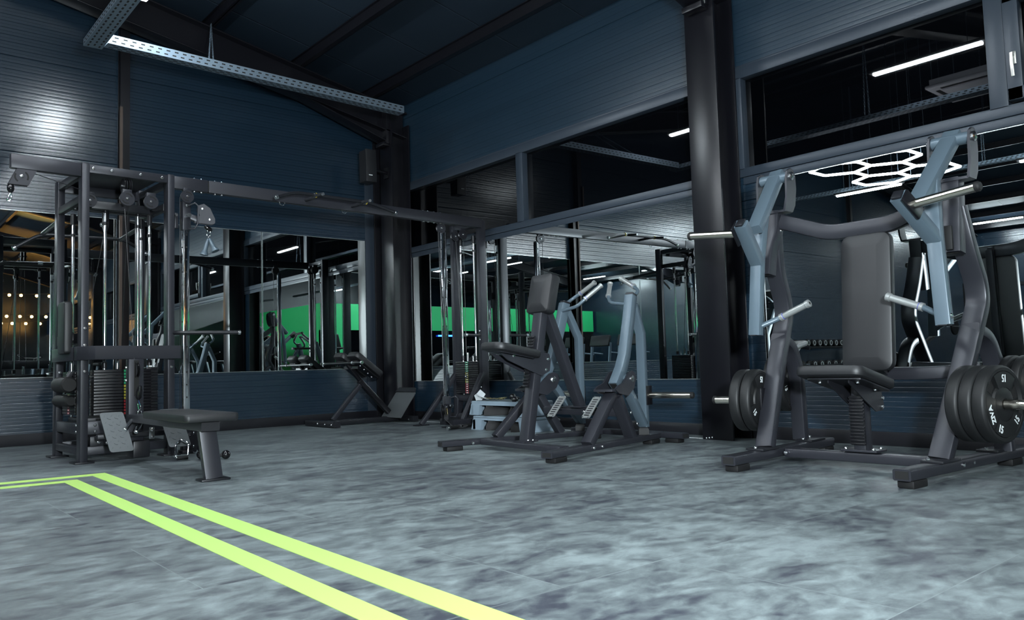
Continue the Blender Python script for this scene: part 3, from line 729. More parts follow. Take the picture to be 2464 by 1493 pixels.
for p0, p1 in (((3.66, .60, .012), (NX-.02, .50, .58)), ((3.74, .0, .012), (NX-.02, .03, .58))):
    c = G('charcoal'); c.bar(T(*p0), T(*p1), .06, .05); c.use('charcoal_dark'); c.box(T(p0[0], p0[1], .006), (.16, .10, .012), TR, .003); build(c, 'brace', m)
c = G('charcoal_dark'); c.pipe([T(NX-.05, .03, 1.0), T(NX-.30, -.02, 1.0)], .016, 12); c.use('bolt_steel'); c.cyl(T(NX-.28, -.016, 1.0), T(NX-.31, -.022, 1.0), .021, 12, .004); build(c, 'dip_handle', m)
bolts([T(NX-.051, .03, z) for z in (1.05, .95, .42)], -TX, None, .012)
c = G('black_paint')
for pts in ([T(3.52, .03, 2.16), T(3.55, .03, .34)], [T(NX-.06, .265, 2.1), T(NX-.06, .265, .8)], [T(NX-.13, .32, 2.1), T(NX-.08, .30, .8)]): c.pipe(pts, .0028, 6)
build(c, 'steel_cable', m)

# things hanging on or lying by the cable machine
def carabiner(g_, p, L=.06): 
    p = V(p); g_.pipe([p, p+TX*.014-TZ*.015, p+TX*.014-TZ*(L-.015), p-TZ*L, p-TX*.014-TZ*(L-.015), p-TX*.014-TZ*.015], .0042, 8, closed=True)
h = T(.96, -.055, 1.885)
t = thing('rope_handle', 'grey two-ended rubber rope handle hanging from the upper carriage of the chromed column', 'cable attachment', h)
c = G('chrome'); carabiner(c, h+TZ*.0, .062); build(c, 'carabiner', t)
for e, w in ((T(.925, -.04, 1.67), 0), (T(1.0, -.10, 1.70), 1)):
    d = (e-(h-TZ*.06)); c = G('arm_grey'); c.lathe(h-TZ*.06+d*.12, d, [(.010, 0), (.017, d.length*.25), (.019, d.length*.62), (.030, d.length*.78), (.034, d.length*.84), (.033, d.length*.90), (.0, d.length*.905)], 16); c.use('chrome'); c.pipe([h-TZ*.055, h-TZ*.06+d*.3], .005, 8); build(c, 'grip', t)
c = G('black_gloss'); c.lathe(h+TZ*.02-TX*.015, (.5, 0, -.35), [(.012, -.02), (.019, 0), (.019, .035), (.010, .05), (0, .05)], 12); build(c, 'cable_stop', m)
h = T(.326, -.285, .395)
t = thing('row_handle', 'chrome double row handle hanging at the low pulley in front of the bench seat', 'cable attachment', h)
c = G('chrome'); carabiner(c, h, .05)
a = h-TZ*.05; c.pipe([a, a+TX*.03-TY*.02-TZ*.03, T(.265, -.40, .275), T(.245, -.45, .245)], .009, 10, .02); c.pipe([a, a-TX*.03-TZ*.02, T(.20, -.36, .29), T(.185, -.40, .262)], .009, 10, .02); c.pipe([a, T(.40, -.36, .30)], .008, 10)
build(c, 'frame', t)
c = G('chrome')
c.cyl(T(.315, -.37, .315), T(.238, -.465, .235), .016, 12, .004); c.cyl(T(.255, -.33, .32), T(.178, -.41, .252), .016, 12, .004); build(c, 'grip', t)
# ankle strap on the far carriage
h = T(3.50, -.06, .215)
t = thing('ankle_strap', 'black webbing ankle strap with a brass buckle hanging to the floor at the far tower', 'strap', h)
c = G('webbing'); c.sweep(fillet([h-TZ*.06, T(3.475, -.09, .10), T(3.52, -.13, .03), T(3.60, -.22, .012), T(3.66, -.20, .03), T(3.62, -.14, .045), T(3.56, -.10, .02)], .05), rrect(.045, .006, .002), (0, 0, 1)); build(c, 'webbing', t)
c = G('gold_buckle'); 
for k in (-.012, .012): c.pipe([h+TX*k, h+TX*k-TZ*.035-TY*.006, h+TX*k*.8-TZ*.065-TY*.01], .004, 8)
c.box(h-TZ*.066-TY*.008, (.04, .012, .012), TR, .003); build(c, 'buckle', t)
c = G('black_paint'); c.pipe([T(3.515, -.01, .33), h+TZ*.0], .004, 6); build(c, 'cable_end', m)
# bars and ropes on the floor
def floorbar(p0, p1, r, label, collar=None):
    p0, p1 = V(p0), V(p1); t_ = thing('straight_bar', label, 'cable attachment', (p0+p1)/2); d = (p1-p0).normalized(); L = (p1-p0).length
    c_ = G('rubber'); c_.cyl(p0, p1, r*.86, 14); build(c_, 'grip', t_); c_ = G('chrome')
    c_.cyl(p0-d*.012, p0+d*.02, r, 14, .003); c_.cyl(p1-d*.02, p1+d*.012, r, 14, .003)
    for k in (.40, .55): c_.cyl(p0+d*L*k, p0+d*(L*k+.014), r*.98, 14)
    build(c_, 'end_cap', t_); return t_
floorbar((4.86, 6.79, .022), (5.33, 6.94, .022), .021, 'short straight bar with chrome ends lying on the floor in front of the far tower')
def ballrope(c0, c1, label, mid):
    t_ = thing('triceps_rope', label, 'cable attachment', (V(c0)+V(c1))/2)
    c_ = G('webbing'); c_.pipe(fillet([c0, *mid, c1], .06), .013, 10); build(c_, 'rope', t_)
    for p in (c0, c1): c_ = G('black_gloss'); c_.sphere(V(p), .034, 18); build(c_, 'ball_end', t_)
    return t_
p0 = V((2.28, 6.08, .035)); 
ballrope((2.295, 6.12, .035), (2.17, 6.30, .035), 'black rope with ball ends on the floor behind the low row bench leg', [(2.22, 6.13, .03), (2.12, 6.18, .03)])
t = thing('d_handle', 'chrome stirrup handle on the floor between the row foot plate and the bench leg', 'cable attachment', (2.06, 6.35, .06))
c = G('chrome'); c.pipe([(2.05, 6.40, .15), (2.0, 6.36, .13), (1.985, 6.30, .02), (2.07, 6.30, .02), (2.10, 6.36, .13), (2.05, 6.40, .15)], .008, 10, .03); build(c, 'stirrup', t)
c = G('rubber'); c.cyl((1.99, 6.30, .024), (2.07, 6.30, .024), .016, 12); build(c, 'grip', t)

# ------------------------------------------------------------------ plate loaded rowing machine
m = thing('rowing_machine', 'dark rowing machine with pale grey lever arms, a tilted seat and a chest pad', 'gym machine', (4.2, 4.5, 0))
def sides():
    a = math.radians(11.5)
    for o, s in (((3.565, 3.888), 1), ((3.59, 5.13), -1)):
        ex = V((math.cos(a), s*math.sin(a), 0)); ey = V((-s*math.sin(a)*1., math.cos(a), 0))*s; O = V((o[0], o[1], 0))
        yield (lambda p, t=0., O=O, ex=ex, ey=ey: O+ex*p[0]+ey*t+V((0, 0, p[1]))), ex, ey
def tube_end(c_, p, d, w, h):
    """dark plug in an open tube end"""
    d = V(d).normalized(); s = d.cross(V((0, 0, 1))).normalized(); c_.use('hole_black'); c_.box(V(p)+d*.0008, (w-.024, .002, h-.022), Matrix((s, d, V((0, 0, 1)))).transposed(), 0)
ends = []
for L, ex, ey in sides():
    c = G('charcoal'); c.bar(L((0, .0575)), L((1.50, .0575)), .09, .045, r=.008); tube_end(c, L((0, .0575)), -ex, .09, .05); build(c, 'base_rail', m); ends.append(L((1.50, .0575)))
    for q in (.11, 1.42):
        c = G('rubber'); c.box(L((q, .0175)), (.14, .085, .035), Matrix((ex, ey, TZ)).transposed(), .008); build(c, 'foot', m)
    c = G('charcoal'); c.beam([L((.49, .078)), L((.84, .42))], .06, .085, ey, .008); c.beam([L((1.10, .078)), L((.90, .40))], .06, .085, ey, .008); build(c, 'side_frame', m)
    # fork bracket and pivot
    poly = [(.745, .455), (.80, .425), (.93, .40), (1.02, .455), (1.055, .525), (1.04, .565), (1.0, .585), (.955, .575), (.87, .50), (.78, .475)]
    polyl = [(.73, .455), (.80, .43), (.90, .44), (1.03, .49), (1.04, .55), (1.0, .575), (.75, .575), (.71, .54)]
    c = G('charcoal')
    for t_ in (-.085, .085): c.plate(L((0, 0), t_), ex, TZ, poly, .014)
    c.plate(L((.79, .447)), ex, ey, rrect(.15, .17, .02), .016); PB = build(c, 'pivot_bracket', m)
    c = G('arm_grey'); c.cyl(L((.99, .525), -.075), L((.99, .525), .075), .034, 20); build(c, 'pivot_tube', PB)
    for t_ in (-.098, .098): c = G('bolt_steel'); c.lathe(L((.99, .525), t_*.94), ey*(1 if t_ > 0 else -1), [(.026, 0), (.026, .008), (.018, .014), (.008, .016), (0, .013)], 16); build(c, 'pivot_cap', PB)
    # lever arm
    c = G('arm_grey'); c.beam([L((.885, .475)), L((.99, .60)), L((1.045, .70)), L((1.135, .98)), L((1.185, 1.165))], .075, .075, ey, .008)
    c.use('hole_black'); c.box(L((.884, .474))-(ex*.64+TZ*.76)*.001, (.055, .055, .003), Matrix((ey, (TZ*.64-ex*.76), (ex*.64+TZ*.76))).transposed()); c.use('charcoal_dark')
    c.box(L((1.19, 1.174)), (.066, .066, .02), Matrix((ey, (ex*.96-TZ*.27), (ex*.27+TZ*.96))).transposed(), .004); LA = build(c, 'lever_arm', m)
    c = G('arm_grey'); c.beam([L((1.315, .14)), L((1.315, .87)), L((1.205, 1.10))], .05, .07, ey, .006); AU = build(c, 'arm_upright', m)
    c = G('arm_grey'); c.beam([L((1.30, .16)), L((1.02, .51))], .05, .07, ey, .006); build(c, 'arm_brace', m)
    c = G('rubber'); c.lathe(L((1.30, .082)), TZ, [(.055, 0), (.055, .04), (.045, .055), (0, .055)], 4); build(c, 'bumper', AU)
    c = G('black_paint'); c.box(L((1.345, .385), -.034), (.085, .016, .15), Matrix((ex, ey, TZ)).transposed(), .003); build(c, 'peg_plate', AU)
    c = G('sleeve_steel'); c.cyl(L((1.345, .385), -.04), L((1.345, .385), -.40), .0245, 24, .004); c.use('rubber'); c.lathe(L((1.345, .385), -.395), -ey, [(.025, 0), (.025, .014), (.019, .022), (0, .022)], 20); build(c, 'weight_peg', AU)
    # handles
    for path, g0, g1 in (([(1.14, .025, 1.10), (1.185, .19, 1.125), (1.235, .235, 1.18), (1.36, .29, 1.29)], (1.232, .233, 1.18), (1.372, .295, 1.30)),
                         ([(1.19, -.012, 1.15), (1.275, -.02, 1.205), (1.315, .035, 1.243), (1.37, .18, 1.325)], (1.317, .04, 1.245), (1.375, .195, 1.333))):
        Q = lambda p: L((p[0], p[2]), p[1])
        c = G('arm_grey'); c.pipe([Q(p) for p in path], .0145, 12, .05); build(c, 'handle_rod', LA)
        a, b = Q(g0), Q(g1); d = (b-a).normalized(); LL = (b-a).length
        c = G('grip_silver'); c.lathe(a, d, [(.016, 0), (.0225, .002), (.0225, .016), (.018, .019), (.0185, LL*.5), (.018, LL-.022), (.0225, LL-.019), (.0225, LL-.003), (.018, LL), (0, LL-.002)], 18)
        c.use('blue_band')
        for k in (.018, LL-.0205): c.lathe(a+d*k, d, [(.0195, 0), (.0195, .003)], 18)
        c.use('hole_black'); c.cyl(b-d*.001, b+d*.001, .006, 10); build(c, 'grip', LA)
    bolts([L((q, .058), -.046) for q in (.50, .61)]+[L((1.12, z), -.045) for z in (.18,)]+[L((1.03, .27), -.045)], -ey, m, .012)
    bolts([L((1.17, 1.09), -.026), L((1.16, 1.12), .026)], ey, m, .012)
# cross members
c = G('charcoal'); c.bar((3.865, 4.03, .0575), (3.93, 5.0, .0575), .085, .045, r=.008); build(c, 'front_crossbar', m)
c = G('charcoal'); c.bar((5.12, 3.96, .0575), (5.12, 5.20, .0575), .09, .045, r=.008); tube_end(c, (5.12, 3.96, .0575), (0, -1, 0), .09, .05); build(c, 'rear_crossbar', m)
c = G('rubber')
c.box((5.12, 4.07, .0175), (.085, .13, .035), None, .008); build(c, 'foot', m)
bolts([(3.80, 4.98, .058), (5.05, 4.16, .058)], (-.95, -.25, 0), m, .012)
c = G('charcoal'); c.bar((4.53, 4.12, .275), (4.53, 4.92, .275), .075, .065, r=.008); c.plate((4.50, 4.53, .311), (1, 0, 0), (0, 1, 0), rrect(.14, .20, .01), .008); build(c, 'foot_crossbar', m)
# centre post, strut, chest pad, seat
PL = lambda x, z, y=4.53: V((x, y, z))
c = G('charcoal'); c.beam([PL(3.955, .078), PL(4.135, 1.03), PL(4.20, 1.20)], .068, .10, (0, 1, 0), .008)
c.plate(PL(3.95, .084), (1, 0, 0), (0, 1, 0), rrect(.15, .12, .01), .010); build(c, 'centre_post', m)
c = G('charcoal'); c.bar(PL(4.20, 1.05), PL(4.53, .31), .062, .085, (0, 1, 0), .008); build(c, 'rear_strut', m)
def ribs(c_, p0, p1, nrm, w, n):
    p0, p1 = V(p0), V(p1); d = (p1-p0)/n; nn = V(nrm).normalized(); s = d.normalized().cross(nn)
    c_.box((p0+p1)/2, (w, (p1-p0).length, .012), Matrix((s, d.normalized(), s.cross(d.normalized()))).transposed(), .002)
    for i in range(n): c_.box(p0+d*(i+.5)+nn*.010, (w, d.length*.5, .016), Matrix((s, d.normalized(), s.cross(d.normalized()))).transposed(), .003)
c = G('black_paint'); pd = V((.185, 0, 1)).normalized(); pn = V((-1, 0, .185)).normalized()
ribs(c, PL(4.098, .86)+pn*.053, PL(4.02, .47)+pn*.053, pn, .062, 16); build(c, 'adjuster_ribs', m)
c = G('vinyl'); ax = V((0, 1, 0)); ay = V((.24, 0, .97)); c.pad(PL(4.17, 1.19), ay, ax, .31, .25, .095, .03, .014, .02); c.use('charcoal_dark'); c.plate(PL(4.215, 1.18), ay, ax, rrect(.26, .16, .02), .012); build(c, 'chest_pad', m)
c = G('vinyl'); ax = V((-.97, 0, .17)); ay = V((0, 1, 0)); c.pad(PL(3.83, .762), ax, ay, .44, .26, .055, .07, .008, .016); build(c, 'seat', m)
c = G('charcoal')
for t_ in (-.055, .055): c.plate(PL(0, 0, 4.53+t_), (1, 0, 0), (0, 0, 1), [(3.68, .742), (4.0, .69), (4.05, .73), (4.10, .745), (4.16, .73), (4.175, .68), (4.16, .60), (4.08, .565), (3.98, .60), (3.75, .69)], .010)
c.plate(PL(3.83, .728), ax, ay, rrect(.34, .16, .02), .008); build(c, 'seat_bracket', m)
bolts([(4.14, 4.469, .69), (4.12, 4.469, .61), (3.80, 4.469, .72)], (0, -1, 0), m, .012)
for yy, nm in ((4.72, 0), (4.33, 1)):
    a, b = V((4.385, yy, .235)), V((4.525, yy, .385)); d = (b-a).normalized(); s = V((0, 1, 0)); n = s.cross(d)
    c = G('grip_silver'); c.plate((a+b)/2, s, d, rrect(.085, .21, .01), .006); c.use('charcoal_dark')
    for i in range(8): c.box((a+b)/2+d*(-.08+.022*i)-n*.0034, (.05, .009, .002), Matrix((s, d, n)).transposed()); c.box((a+b)/2+d*(-.08+.022*i)+n*.0034, (.05, .009, .002), Matrix((s, d, n)).transposed())
    c.bar((a+b)/2+n*.01, V((4.53, yy, .275)), .05, .03); c.use('bolt_steel')
    for k in (-.03, .03):
        for q in (a, b): c.bolt(q+s*k, V((-.7, 0, .7)), .008, .008)
    build(c, 'foot_plate', m)
bolts([(4.49, 4.45, .275), (4.49, 4.24, .262)], (-1, 0, 0), m, .013)
bolts([(3.96, 4.46, .09), (3.98, 4.60, .09), (3.93, 4.48, .09)], (0, 0, 1), m, .011)

# ------------------------------------------------------------------ plate loaded chest press
m = thing('chest_press', 'dark plate loaded chest press with a tall grey back pad and pale grey lever arms', 'gym machine', (4.5, 2.25, 0))
YC = 2.27; YR_ = 2.255
PRESS_PEGS = []
for sg in (-1, 1):                                     # -1: side nearer the right edge, +1: side by the column
    Y0 = YC+sg*.545; E = V((0, sg, 0))
    P = lambda x, z, t=0., Y0=Y0, sg=sg: V((x, Y0+sg*t, z))
    c = G('charcoal'); a, b = V((3.93, YR_+sg*.49, .0675)), V((5.38 if sg < 0 else 5.22, YR_+sg*.575, .0675)); c.bar(a, b, .09, .055, r=.009); d = (b-a).normalized(); tube_end(c, a, -d, .09, .06)
    build(c, 'base_rail', m)
    dxr_ = -.03
    for q in (.10, 1.22):
        c = G('rubber'); c.box(a+d*q+V((0, 0, -.0475)), (.14, .085, .04), Matrix((d, V((0, 0, 1)).cross(d), TZ)).transposed(), .008); build(c, 'foot', m)
    for q in (.40, 1.0-dxr_): c = G('charcoal_dark'); c.box(a+d*q+V((0, 0, .034)), (.20, .115, .014), Matrix((d, V((0, 0, 1)).cross(d), TZ)).transposed(), .003); build(c, 'leg_plate', m)
    c = G('charcoal'); c.beam(fillet([P(4.37, .10, -.035), P(4.585, .52, .01), P(4.80, .92, .045), P(4.79, 1.03, .045), P(4.70, 1.22, .035), P(4.66, 1.44, .012)], .16, 6), .062, .112, E, .012); build(c, 'upright', m)
    c = G('charcoal'); c.beam(fillet([P(4.69, .78, .035), P(4.85, .73, .05), P(4.935, .56, .06), P(4.95, .35, .065), P(4.967, .10, .07)], .14, 6), .060, .095, E, .012); build(c, 'rear_leg', m)
    c = G('charcoal'); c.beam(fillet([P(4.57, 1.18, .022), P(4.595, 1.33, .018), P(4.655, 1.46, .004), P(4.672, 1.60)], .12, 5), .085, .10, E, .012)
    c.use('hole_black'); c.box(P(4.57, 1.1795, .022), (.075, .06, .002)); build(c, 'top_post', m)
    c = G('rubber'); c.box(P(4.51, 1.26, .02), (.022, .05, .13), None, .005); build(c, 'arm_stop', m)
    # fork and pivot
    poly = [(-.045, 0), (.05, 0), (.085, .05), (.105, .16), (.10, .25), (.075, .285), (.045, .29), (.01, .27), (-.005, .22), (-.01, .10)]
    c = G('charcoal'); path = [P(4.585, 1.85, -.105), P(4.585, 1.62, -.105), P(4.585, 1.585, -.075), P(4.585, 1.585, .075), P(4.585, 1.62, .105), P(4.585, 1.85, .105)]
    for t_ in (-.105, .105): c.plate(P(4.655, 1.585, t_), (1, 0, 0), (0, 0, 1), poly, .014)
    c.plate(P(4.665, 1.59), (1, 0, 0), (0, 1, 0), rrect(.10, .215, .02), .014); PB = build(c, 'pivot_bracket', m)
    c = G('arm_grey'); c.cyl(P(4.70, 1.822, -.10), P(4.70, 1.822, .10), .034, 22); build(c, 'pivot_tube', PB)
    for t_ in (-1, 1): c = G('bolt_steel'); c.lathe(P(4.70, 1.822, .110*t_), E*t_, [(.028, 0), (.028, .010), (.020, .017), (.008, .019), (0, .014)], 18); build(c, 'pivot_cap', PB)
    # lever arm
    c = G('arm_grey'); c.bar(P(4.735, 1.862), P(4.345, 1.445, -.055), .062, .09, E, .008); build(c, 'lever_arm', m)
    c = G('arm_grey'); c.beam([P(4.408, .795, .015), P(4.43, 1.27, -.012), P(4.48, 1.58, -.03)], .055, .078, E, .008)
    c.use('charcoal_dark'); c.box(P(4.408, .794, .015), (.068, .046, .006), None, .002); AU = build(c, 'arm_upright', m)
    c = G('arm_grey'); c.bar(P(4.425, 1.25, -.012), P(4.165, 1.465, -.075), .062, .08, E, .008); d2 = V((-.26, -sg*.063, .215)).normalized()
    c.use('charcoal_dark'); c.box(P(4.163, 1.467, -.075)+d2*.004, (.062, .052, .016), Matrix((V((.707, 0, .707)), V((0, 1, 0)), d2)).transposed(), .005); HN = build(c, 'horn', m)
    o = P(4.205, 1.415, -.022); c = G('black_paint'); c.box(o, (.085, .014, .15), Matrix((V((.707, 0, .707)), V((0, 1, 0)), d2)).transposed(), .003); build(c, 'peg_plate', HN)
    pd_ = V((-.12, sg, .085)).normalized(); c = G('sleeve_steel'); c.cyl(o, o+pd_*.32, .0245, 26, .003); c.use('rubber'); c.lathe(o+pd_*.315, pd_, [(.0255, 0), (.0255, .016), (.019, .024), (0, .024)], 20); build(c, 'weight_peg', HN)
    # grip
    a, b0, b = V((4.42, YC+sg*.535, .848)), V((4.485, YC+sg*.43, .897)), V((4.488, YC+sg*.23, .975))
    c = G('arm_grey'); c.pipe([a, b0, b0+(b-b0)*.3], .0165, 12, .03); build(c, 'handle_rod', AU); d = (b-b0).normalized(); LL = (b-b0).length
    c = G('grip_silver'); c.lathe(b0, d, [(.017, 0), (.024, .002), (.024, .022), (.020, .026), (.021, LL*.5), (.020, LL-.03), (.0245, LL-.026), (.0245, LL-.004), (.019, LL), (0, LL-.002)], 20); c.use('blue_band')
    for k in (.024, LL-.028): c.lathe(b0+d*k, d, [(.0215, 0), (.0215, .003)], 20)
    c.use('hole_black'); c.cyl(b-d*.001, b+d*.001, .008, 10); build(c, 'grip', AU)
    c = G('bolt_steel'); c.bolt(V((4.41, Y0+sg*.043, .84)), E, .016, .014); build(c, 'bolt', m)
    bolts([P(4.66, 1.515, -.045), P(4.655, 1.47, -.045)], -E, m, .011)
    bolts([a2 for a2 in (V((4.25, YC+sg*.50, .11)), V((5.05, YC+sg*.60, .11)), V((4.88, YC+sg*.55, .11)))], TZ, m, .012)
    bolts([V((q, YR_+sg*.525+sg*.04, .068)) for q in (4.47, 4.60)], E, m, .012)
    # storage pegs at the foot of the legs
    pa = V((-.16, sg*.99, 0)).normalized()
    for o, nm in ((P(4.49, .385, .035), 0), (P(4.975, .48, .09), 1)):
        c = G('black_paint'); c.box(o+pa*.006, (.075, .014, .15), Matrix((V((pa.y*sg, -pa.x*sg, 0)), pa*1., TZ)).transposed(), .003); build(c, 'peg_plate', m)
        ln = (.42 if sg < 0 else .33) if nm == 0 else (.36 if sg < 0 else .24)
        c = G('sleeve_steel'); c.cyl(o, o+pa*ln, .0245, 26, .003); c.use('rubber'); c.lathe(o+pa*(ln-.005), pa, [(.0255, 0), (.0255, .015), (.019, .022), (0, .022)], 20); build(c, 'storage_peg', m)
        PRESS_PEGS.append((o, pa, sg, nm))
c = G('charcoal'); c.bar((4.50, 1.80, .0675), (4.50, 2.70, .0675), .085, .055, r=.009); build(c, 'base_crossbar', m)
bolts([(4.45, 2.69, .068), (4.45, 1.81, .068)], (-1, 0, 0), m, .012)
c = G('charcoal'); c.beam(fillet([(4.665, 2.77, 1.53), (4.72, 2.47, 1.415), (4.72, 2.07, 1.415), (4.665, 1.77, 1.53)], .08, 5), .055, .095, (0, 0, 1), .012); build(c, 'top_crossbar', m)
c = G('charcoal'); c.beam(fillet([(4.935, 2.80, .55), (4.86, 2.55, .535), (4.86, 1.99, .535), (4.935, 1.74, .55)], .1, 5), .07, .075, (0, 0, 1), .01); build(c, 'rear_crossbar', m)
c = G('charcoal'); c.bar((4.505, 2.23, .10), (4.505, 2.23, .48), .088, .07, (0, 1, 0), .006); c.box((4.505, 2.23, .108), (.13, .21, .014), None, .003); build(c, 'seat_post', m)
c = G('black_paint'); ribs(c, (4.455, 2.23, .42), (4.455, 2.23, .14), (-1, 0, 0), .085, 15); build(c, 'adjuster_ribs', m)
bolts([(4.46, 2.31, .115), (4.46, 2.15, .115), (4.55, 2.15, .115)], TZ, m, .011)
sx1 = V((.965, 0, -.225)).normalized(); sn = sx1.cross(V((0, 1, 0)))
c = G('vinyl'); c.pad((4.40, 2.26, .525), sx1, (0, 1, 0), .44, .40, .06, .06, .006, .018); build(c, 'seat', m)
c = G('charcoal_dark')
for yy in (2.17, 2.29): c.plate((0, yy, 0), (1, 0, 0), (0, 0, 1), [(4.26, .522), (4.63, .435), (4.655, .36), (4.64, .33), (4.56, .325), (4.42, .40), (4.26, .50)], .008)
c.plate((4.41, 2.25, .484), sx1, (0, 1, 0), rrect(.36, .33, .03), .008); build(c, 'seat_bracket', m)
bolts([(4.63, 2.165, .40), (4.62, 2.165, .35)], (0, -1, 0), m, .013); bolts([(4.30, 2.36, .505), (4.30, 2.14, .505), (4.50, 2.14, .455)], -TZ, m, .011)
bx = V((.085, 0, .996)); c = G('vinyl'); c.pad((4.675, 2.235, .965), bx, (0, 1, 0), .82, .305, .06, .055, .010, .016); build(c, 'back_pad', m)
c = G('charcoal'); c.bar((4.73, 2.235, .62), (4.79, 2.235, 1.42), .06, .05, (0, 1, 0), .006); c.bar((4.74, 2.235, .60), (4.84, 2.235, .55), .06, .05, (0, 1, 0), .006); c.bar((4.79, 2.235, 1.40), (4.73, 2.235, 1.41), .08, .03, (0, 1, 0), .004); build(c, 'back_frame', m)
PRESS = m

# ------------------------------------------------------------------ weight plates
def plate_proto(R, t_, name, kg):
    w = thing(name, '', 'weight plate', (0, 0, 0), 'weight plates on the chest press'); h = t_/2
    c = G('plate_rubber')
    half = [(.060*R/.2, h*.55), (.160*R/.2, h*.55), (.172*R/.2, h*.96), (R-.012, h), (R-.003, h*.82), (R, h*.6)]
    c.lathe((0, 0, 0), (0, 0, 1), half+[(r, -z) for r, z in reversed(half)], 48)
    hb = G('plate_rubber'); hp = [(.0265, h*.9), (.032, h*1.02), (.075*R/.2, h*1.02), (.092*R/.2, h*.85), (.10*R/.2, h*.50)]; hb.lathe((0, 0, 0), (0, 0, 1), hp+[(r, -z) for r, z in reversed(hp)], 32); build(hb, 'hub', w)
    # raised pads between the grip hollows
    for zf in (1, -1):
        for a0, a1 in ((.85, 2.1), (2.8, 3.95), (4.02, 5.92)):
            r0, r1 = .088*R/.2, .168*R/.2; n = 8
            pts = [(r1*math.cos(a0+(a1-a0)*i/n), r1*math.sin(a0+(a1-a0)*i/n)) for i in range(n+1)]+[(r0*math.cos(a1+(a0-a1)*i/n), r0*math.sin(a1+(a0-a1)*i/n)) for i in range(n+1)]
            c.plate((0, 0, zf*h*.76), (1, 0, 0), (0, 1, 0), pts, h*.42)
    c.use('hole_black')
    for zf in (1, -1):
        for a0 in (.18, 2.22): arc_strip(c, (0, 0, zf*(h*.56)), V((1, 0, 0)), V((0, 1, 0)), .132*R/.2, .045*R/.2, a0, a0+.42, .002)
    c.use('white_print'); k = R/.2
    for zf in (1, -1):
        for ph in (1.52, 5.58, 4.30) if kg else ():
            rad = V((math.cos(ph), math.sin(ph), 0)); ay = -rad; ax = ay.cross(V((0, 0, zf)))
            put_text(c, kg, .054*k, rad*.135*k+V((0, 0, zf*h*.985)), ax, ay, .0008, .8)
        ph = 3.5; rad = V((math.cos(ph), math.sin(ph), 0)); ay = rad; ax = ay.cross(V((0, 0, zf)))
        put_text(c, 'ZIVA', .042*k, rad*.132*k+V((0, 0, zf*h*.985)), ax, ay, .0012, 1.05)
    build(c, 'disc', w); return w
def place_plate(p, n, spin, label, R=.2):
    n = V(n).normalized(); up = V((0, 0, 1)); ax = up.cross(n).normalized(); ay = n.cross(ax)
    M = Matrix((ax, ay, n)).transposed().to_4x4(); M = Matrix.Translation(p) @ M @ Matrix.Rotation(spin, 4, 'Z')
    return M
pp = plate_proto(.196, .066, 'weight_plate', '15'); ps = plate_proto(.145, .05, 'weight_plate', ''); first = True; first_s = True
for o, pa, sg, nm in PRESS_PEGS:
    side = 'right' if sg < 0 else 'left'
    if nm == 0: lst = ([(.055, 'innermost'), (.123, 'middle'), (.191, 'outermost')] if sg < 0 else [(.045, 'inner'), (.117, 'outer')])
    else: lst = [(.05, 'inner'), (.122, 'outer')]
    for i, (q, wn) in enumerate(lst):
        leg = 'front' if nm == 0 else 'rear'
        lab = '%s black weight plate on the chest press %s peg, %s' % (wn, leg, 'beside the steel column' if sg > 0 else 'away from the steel column')
        spin = 0. if (sg < 0 and nm == 0 and i == 2) else rnd.uniform(-2, 2)
        M = place_plate(o+pa*q+V((0, 0, 0)), pa, spin, lab)
        if sg < 0 and nm == 1:
            if first_s: ps.matrix_world = M; ps['label'] = lab; first_s = False
            else: dup(ps, M=M, label=lab)
            continue
        if first: w_ = pp; w_.matrix_world = M; w_['label'] = lab; first = False
        else: dup(pp, M=M, label=lab)

# ------------------------------------------------------------------ back extension bench
m = thing('hyperextension_bench', 'black back extension bench with two angled pads in the mirrored corner', 'gym bench', (4.9, 8.55, 0))
BP = lambda x, z, y=8.56: V((x, y, z))
c = G('charcoal_dark'); c.bar((4.345, 8.22, .04), (4.345, 8.93, .04), .09, .065, r=.006); build(c, 'front_foot', m)
c = G('charcoal_dark'); c.bar((5.40, 8.22, .04), (5.40, 8.70, .04), .08, .065, r=.006); build(c, 'rear_foot', m)
bolts([(4.299, y, .04) for y in (8.26, 8.42, 8.60)], (-1, 0, 0), m, .011); bolts([(5.3, 8.219, .04)], (0, -1, 0), m, .011)
c = G('charcoal_dark'); c.bar(BP(4.39, .04), BP(5.36, .04), .07, .06, r=.006); build(c, 'base_tube', m)
c = G('charcoal'); c.bar(BP(4.47, .07), BP(4.85, .48), .05, .045, (0, 1, 0), .005); build(c, 'support_strut', m)
c = G('black_paint'); c.bar(BP(5.28, .07), BP(4.83, .52), .06, .07, (0, 1, 0), .006); c.bar(BP(4.90, .45), BP(4.66, .74), .045, .05, (0, 1, 0), .005); build(c, 'main_tube', m)
pdv = V((.80, 0, -.60)); 
for yy in (8.36, 8.70):
    c = G('vinyl'); c.pad(V((4.80, yy, .71)), pdv, (0, 1, 0), .44, .24, .075, .05, .01, .02); build(c, 'hip_pad', m)
    c = G('black_paint'); c.box(V((4.78, yy, .655)), (.34, .18, .012), Matrix((pdv, V((0, 1, 0)), pdv.cross(V((0, 1, 0))))).transposed(), .003); c.bar((4.72, 8.40, .68), (4.72, yy, .68), .04, .04); build(c, 'pad_plate', m)
    bolts([V((4.70+.05*i, yy-.06, .70-.045*i)) for i in range(4)], (-.5, 0, -.8), m, .010)
c = G('black_paint'); c.cyl((4.60, 8.08, .735), (4.60, 9.02, .735), .014, 12); c.use('bolt_steel'); 
for y in (8.09, 8.30, 9.01): c.cyl((4.60, y-.012, .735), (4.60, y+.012, .735), .021, 14, .003)
build(c, 'handle_bar', m)
